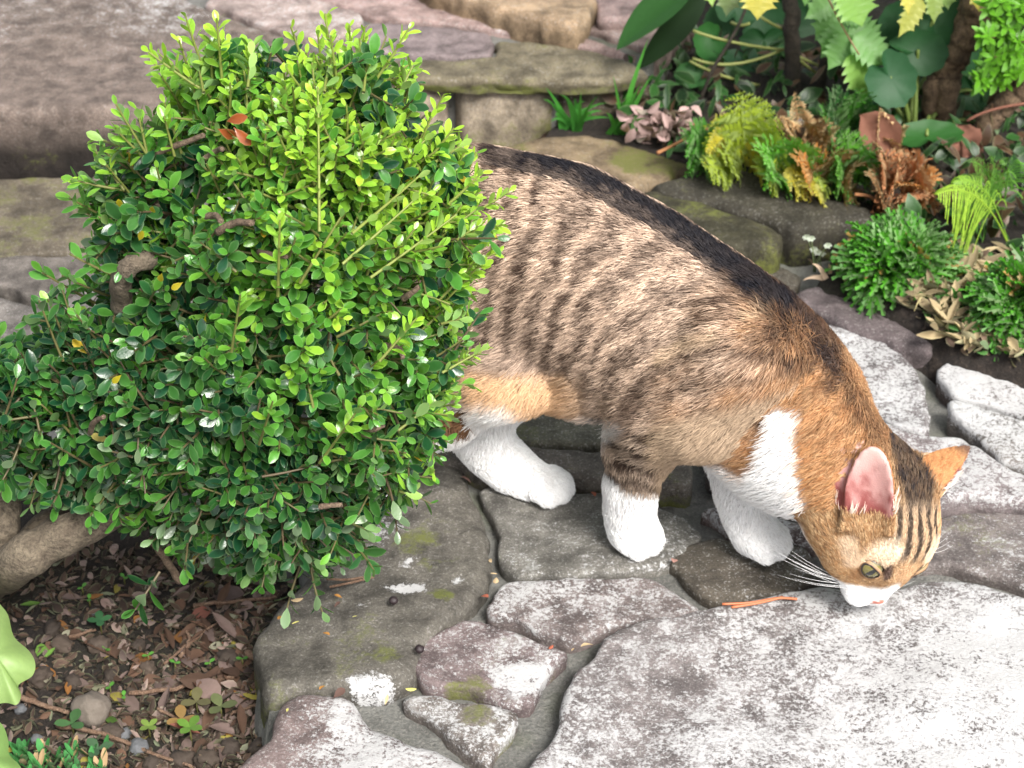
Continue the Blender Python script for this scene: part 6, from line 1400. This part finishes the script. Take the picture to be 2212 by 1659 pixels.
    for px, py in ((180, 1285), (270, 1263), (232, 1418), (322, 1432), (455, 1448), (560, 1432), (270, 1520), (305, 1330), (195, 1310), (240, 1500), (525, 1440), (380, 1448), (640, 1290)): seedling(px, py, 2, .005, (.09, .27, .04), 'tiny two-leaved green seedling on the soil')
    seedling(220, 1370, 4, .010, (.04, .14, .05), 'small green seedling with blue-green leaflets on the bare soil', .014); seedling(415, 1610, 4, .011, (.11, .22, .035), 'bright green seedling with upright leaves by the lumps of earth', .018); seedling(325, 1595, 4, .008, (.16, .24, .05), 'yellow-green seedling beside the yellow leaf', .012)
    seedling(160, 1588, 3, .013, (.055, .13, .045), 'dull green clover leaf next to the round pebble', .012); seedling(428, 1545, 3, .013, (.13, .12, .055), 'bronze clover leaf among the dead leaves', .014); seedling(480, 1556, 3, .013, (.11, .13, .055), 'olive clover leaf beside the bronze one', .014); seedling(395, 1575, 3, .013, (.28, .17, .06), 'orange tinged clover leaf on the soil', .010); seedling(215, 1640, 3, .012, (.07, .14, .07), 'grey-green clover leaf by the thin twig', .01); seedling(500, 1250, 6, .018, (.05, .15, .03), 'grassy green seedling under the shrub', .012)
    # ---- small things on the paving
    def onstone(px, py, z=.008): return G(px, py, z)
    bm_, nt, b, out = new_mat('dark_berry'); b.inputs['Base Color'].default_value = (.018, .010, .012, 1); b.inputs['Roughness'].default_value = .6
    for px, py, r, lab in ((850, 1297, .0034, 'shrivelled black berry on the mossy paving stone near the pale lichen'), (906, 1402, .0034, 'small black berry in the joint beside the paving stone')):
        o = bpy.data.objects.new('berry', None); bpy.data.objects.remove(o)
        v = []; bm = bmesh.new(); bmesh.ops.create_icosphere(bm, subdivisions=3, radius=1)
        for w in bm.verts: w.co *= 1+.18*mnoise.noise(w.co*2.2+Vector((px, 0, 0)))
        me = bpy.data.meshes.new('berry'); bm.to_mesh(me); bm.free(); me.polygons.foreach_set('use_smooth', np.ones(len(me.polygons), bool)); o = link('berry', me, None, bm_); c = onstone(px, py, .012); o.location = c; o.scale = (r, r, r*.9); tag(o, lab, 'berry')
    for i, (px, py, s, k) in enumerate(((722, 1285, .006, 'orange'), (655, 1292, .009, 'tan'), (735, 1300, .006, 'brown'), (600, 1338, .007, 'orange'), (712, 1372, .007, 'orange'), (630, 1348, .006, 'yellow'), (772, 1330, .005, 'yellow'), (900, 1488, .008, 'yellow'), (832, 1522, .008, 'tan'), (622, 1530, .006, 'yellow'), (1255, 1397, .010, 'tan'), (1455, 1215, .008, 'pink'), (1285, 1072, .009, 'red'), (995, 1030, .010, 'brown'), (745, 1488, .009, 'brown'), (690, 1490, .007, 'orange'), (1240, 1400, .006, 'tan'), (1070, 1260, .008, 'tan'), (1055, 1290, .007, 'red'), (1075, 1240, .006, 'tan'), (1062, 1215, .006, 'tan'), (1195, 1393, .005, 'red'))):
        col = {'orange': (.42, .20, .05), 'tan': (.55, .40, .24), 'brown': (.10, .055, .045), 'yellow': (.60, .56, .18), 'pink': (.42, .22, .19), 'red': (.35, .10, .06)}[k]
        a = rng.uniform(0, 6); o = bpy.data.objects.new('leaf_scrap', ms[int(rng.integers(0, 4))]); COL.objects.link(o); o.matrix_basis = mat4(frame_to(np.array([math.cos(a), math.sin(a), .1]), np.array([0, 0, 1])+rng.normal(0, .25, 3))*s, onstone(px, py, .010 if px < 1000 and py > 1100 else .004)); o.color = (*col, 1)
        tag(o, 'small %s scrap of dead leaf lying on the paving' % k, 'leaf', 'scraps of leaf on the paving')
    needle, nt, b, out = new_mat('pine_needle'); b.inputs['Base Color'].default_value = (.44, .135, .055, 1); b.inputs['Roughness'].default_value = .5
    V, F = [], []
    for pts in ([(1560, 1305), (1620, 1302), (1680, 1292), (1722, 1294)], [(1580, 1312), (1640, 1302), (1690, 1290)]):
        v, f = tube(catmull([onstone(a, b_, .009) for a, b_ in pts], 5), [.0011]*(5*(len(pts)-1)+1), 5); o_ = len(V); V += list(v); F += [tuple(q+o_ for q in w) for w in f]
    tag(link('pine_needle', mesh_np('pine_needle', V, F), None, needle), 'paired orange-brown pine needle lying on the edge of the pale stone', 'pine needle')
    for pts, lab in (([(712, 1268), (760, 1258), (808, 1246)], 'pale straw lying on the dark paving stone'), ([(705, 1250), (750, 1252), (790, 1246)], 'thin dry stalk on the dark paving stone under the shrub')):
        v, f = tube(catmull([onstone(a, b_, .010) for a, b_ in pts], 5), [.0011]*11, 5); tag(link('straw', mesh_np('straw', v, f), None, wood), lab, 'straw')
    # ---- big soft leaves of the plant at the left edge
    root = empty('broad_leaf_plant', bedpt(-90, 1600)); tag(root, 'pale green plant with broad wavy leaves at the edge of the soil', 'plant')
    yl = 1.02
    for outl, dy, dome, col in (([(-120, 1240), (-40, 1255), (0, 1305), (18, 1330), (30, 1375), (62, 1405), (76, 1432), (70, 1460), (40, 1480), (46, 1500), (36, 1522), (8, 1518), (-60, 1530), (-140, 1480), (-170, 1360)], -.02, .02, (.27, .42, .10)), ([(-120, 1530), (-50, 1545), (0, 1560), (18, 1600), (20, 1630), (44, 1655), (52, 1690), (20, 1750), (-90, 1760), (-150, 1640)], -.05, .018, (.23, .42, .08)), ([(-220, 1380), (-120, 1360), (-60, 1440), (-20, 1500), (0, 1530), (-20, 1560), (-120, 1560), (-240, 1500)], .02, .015, (.14, .34, .08))):
        P = catmull([YP(a, b_, yl+dy+.00035*(b_-1450)*-1) for a, b_ in outl], 4, True); cen = P.mean(0); nn = np.array([.25, -.75, .6]); nn /= np.linalg.norm(nn)
        P = P+nn*(.0022*np.sin(np.arange(len(P))*.35))[:, None]; V, F = outline_leaf(P, cen, nn, dome, 6); put('leaf', V, F, root, lm('thin'), col)
        v, f = tube(bez(cen, (cen+bedpt(-90, 1600))/2+np.array([-.02, 0, .03]), bedpt(-90, 1600), 8), np.full(8, .002), 6); put('stalk', v, f, root, lm('soft'), (.25, .38, .10))
    # ---- low fleshy ground plant at the bottom edge
    root = empty('fleshy_plant', bedpt(140, 1700)); tag(root, 'low dark green fleshy plant on the soil below the long twig', 'plant'); fl = leaf_arrays([(0, .05), (.3, .14), (.7, .16), (.95, .08), (1, .03)], .35, -.2); mf = mesh_fast('leaf', *fl); mf.materials.append(lm('gloss'))
    for i in range(75):
        px, py = rng.uniform(40, 235), rng.uniform(1635, 1720); p = bedpt(px, py, .004)
        for k in range(2):
            a = rng.uniform(0, 6.28); o = bpy.data.objects.new('leaf', mf); COL.objects.link(o); o.parent = root; o.matrix_parent_inverse = Matrix.Translation(-Vector(root.location)); o.matrix_basis = mat4(frame_to(np.array([math.cos(a), math.sin(a), 1.1]), np.array([0, 0, 1]))*rng.uniform(.010, .017), p); o.color = (*(np.array([.05, .19, .055])*(.6+.8*rng.random()) if rng.random() < .85 else np.array([.42, .28, .16])), 1)

# ================================================================== BUILD
build_ground()
build_cat()
build_shrub()
build_bed_plants()
build_litter()
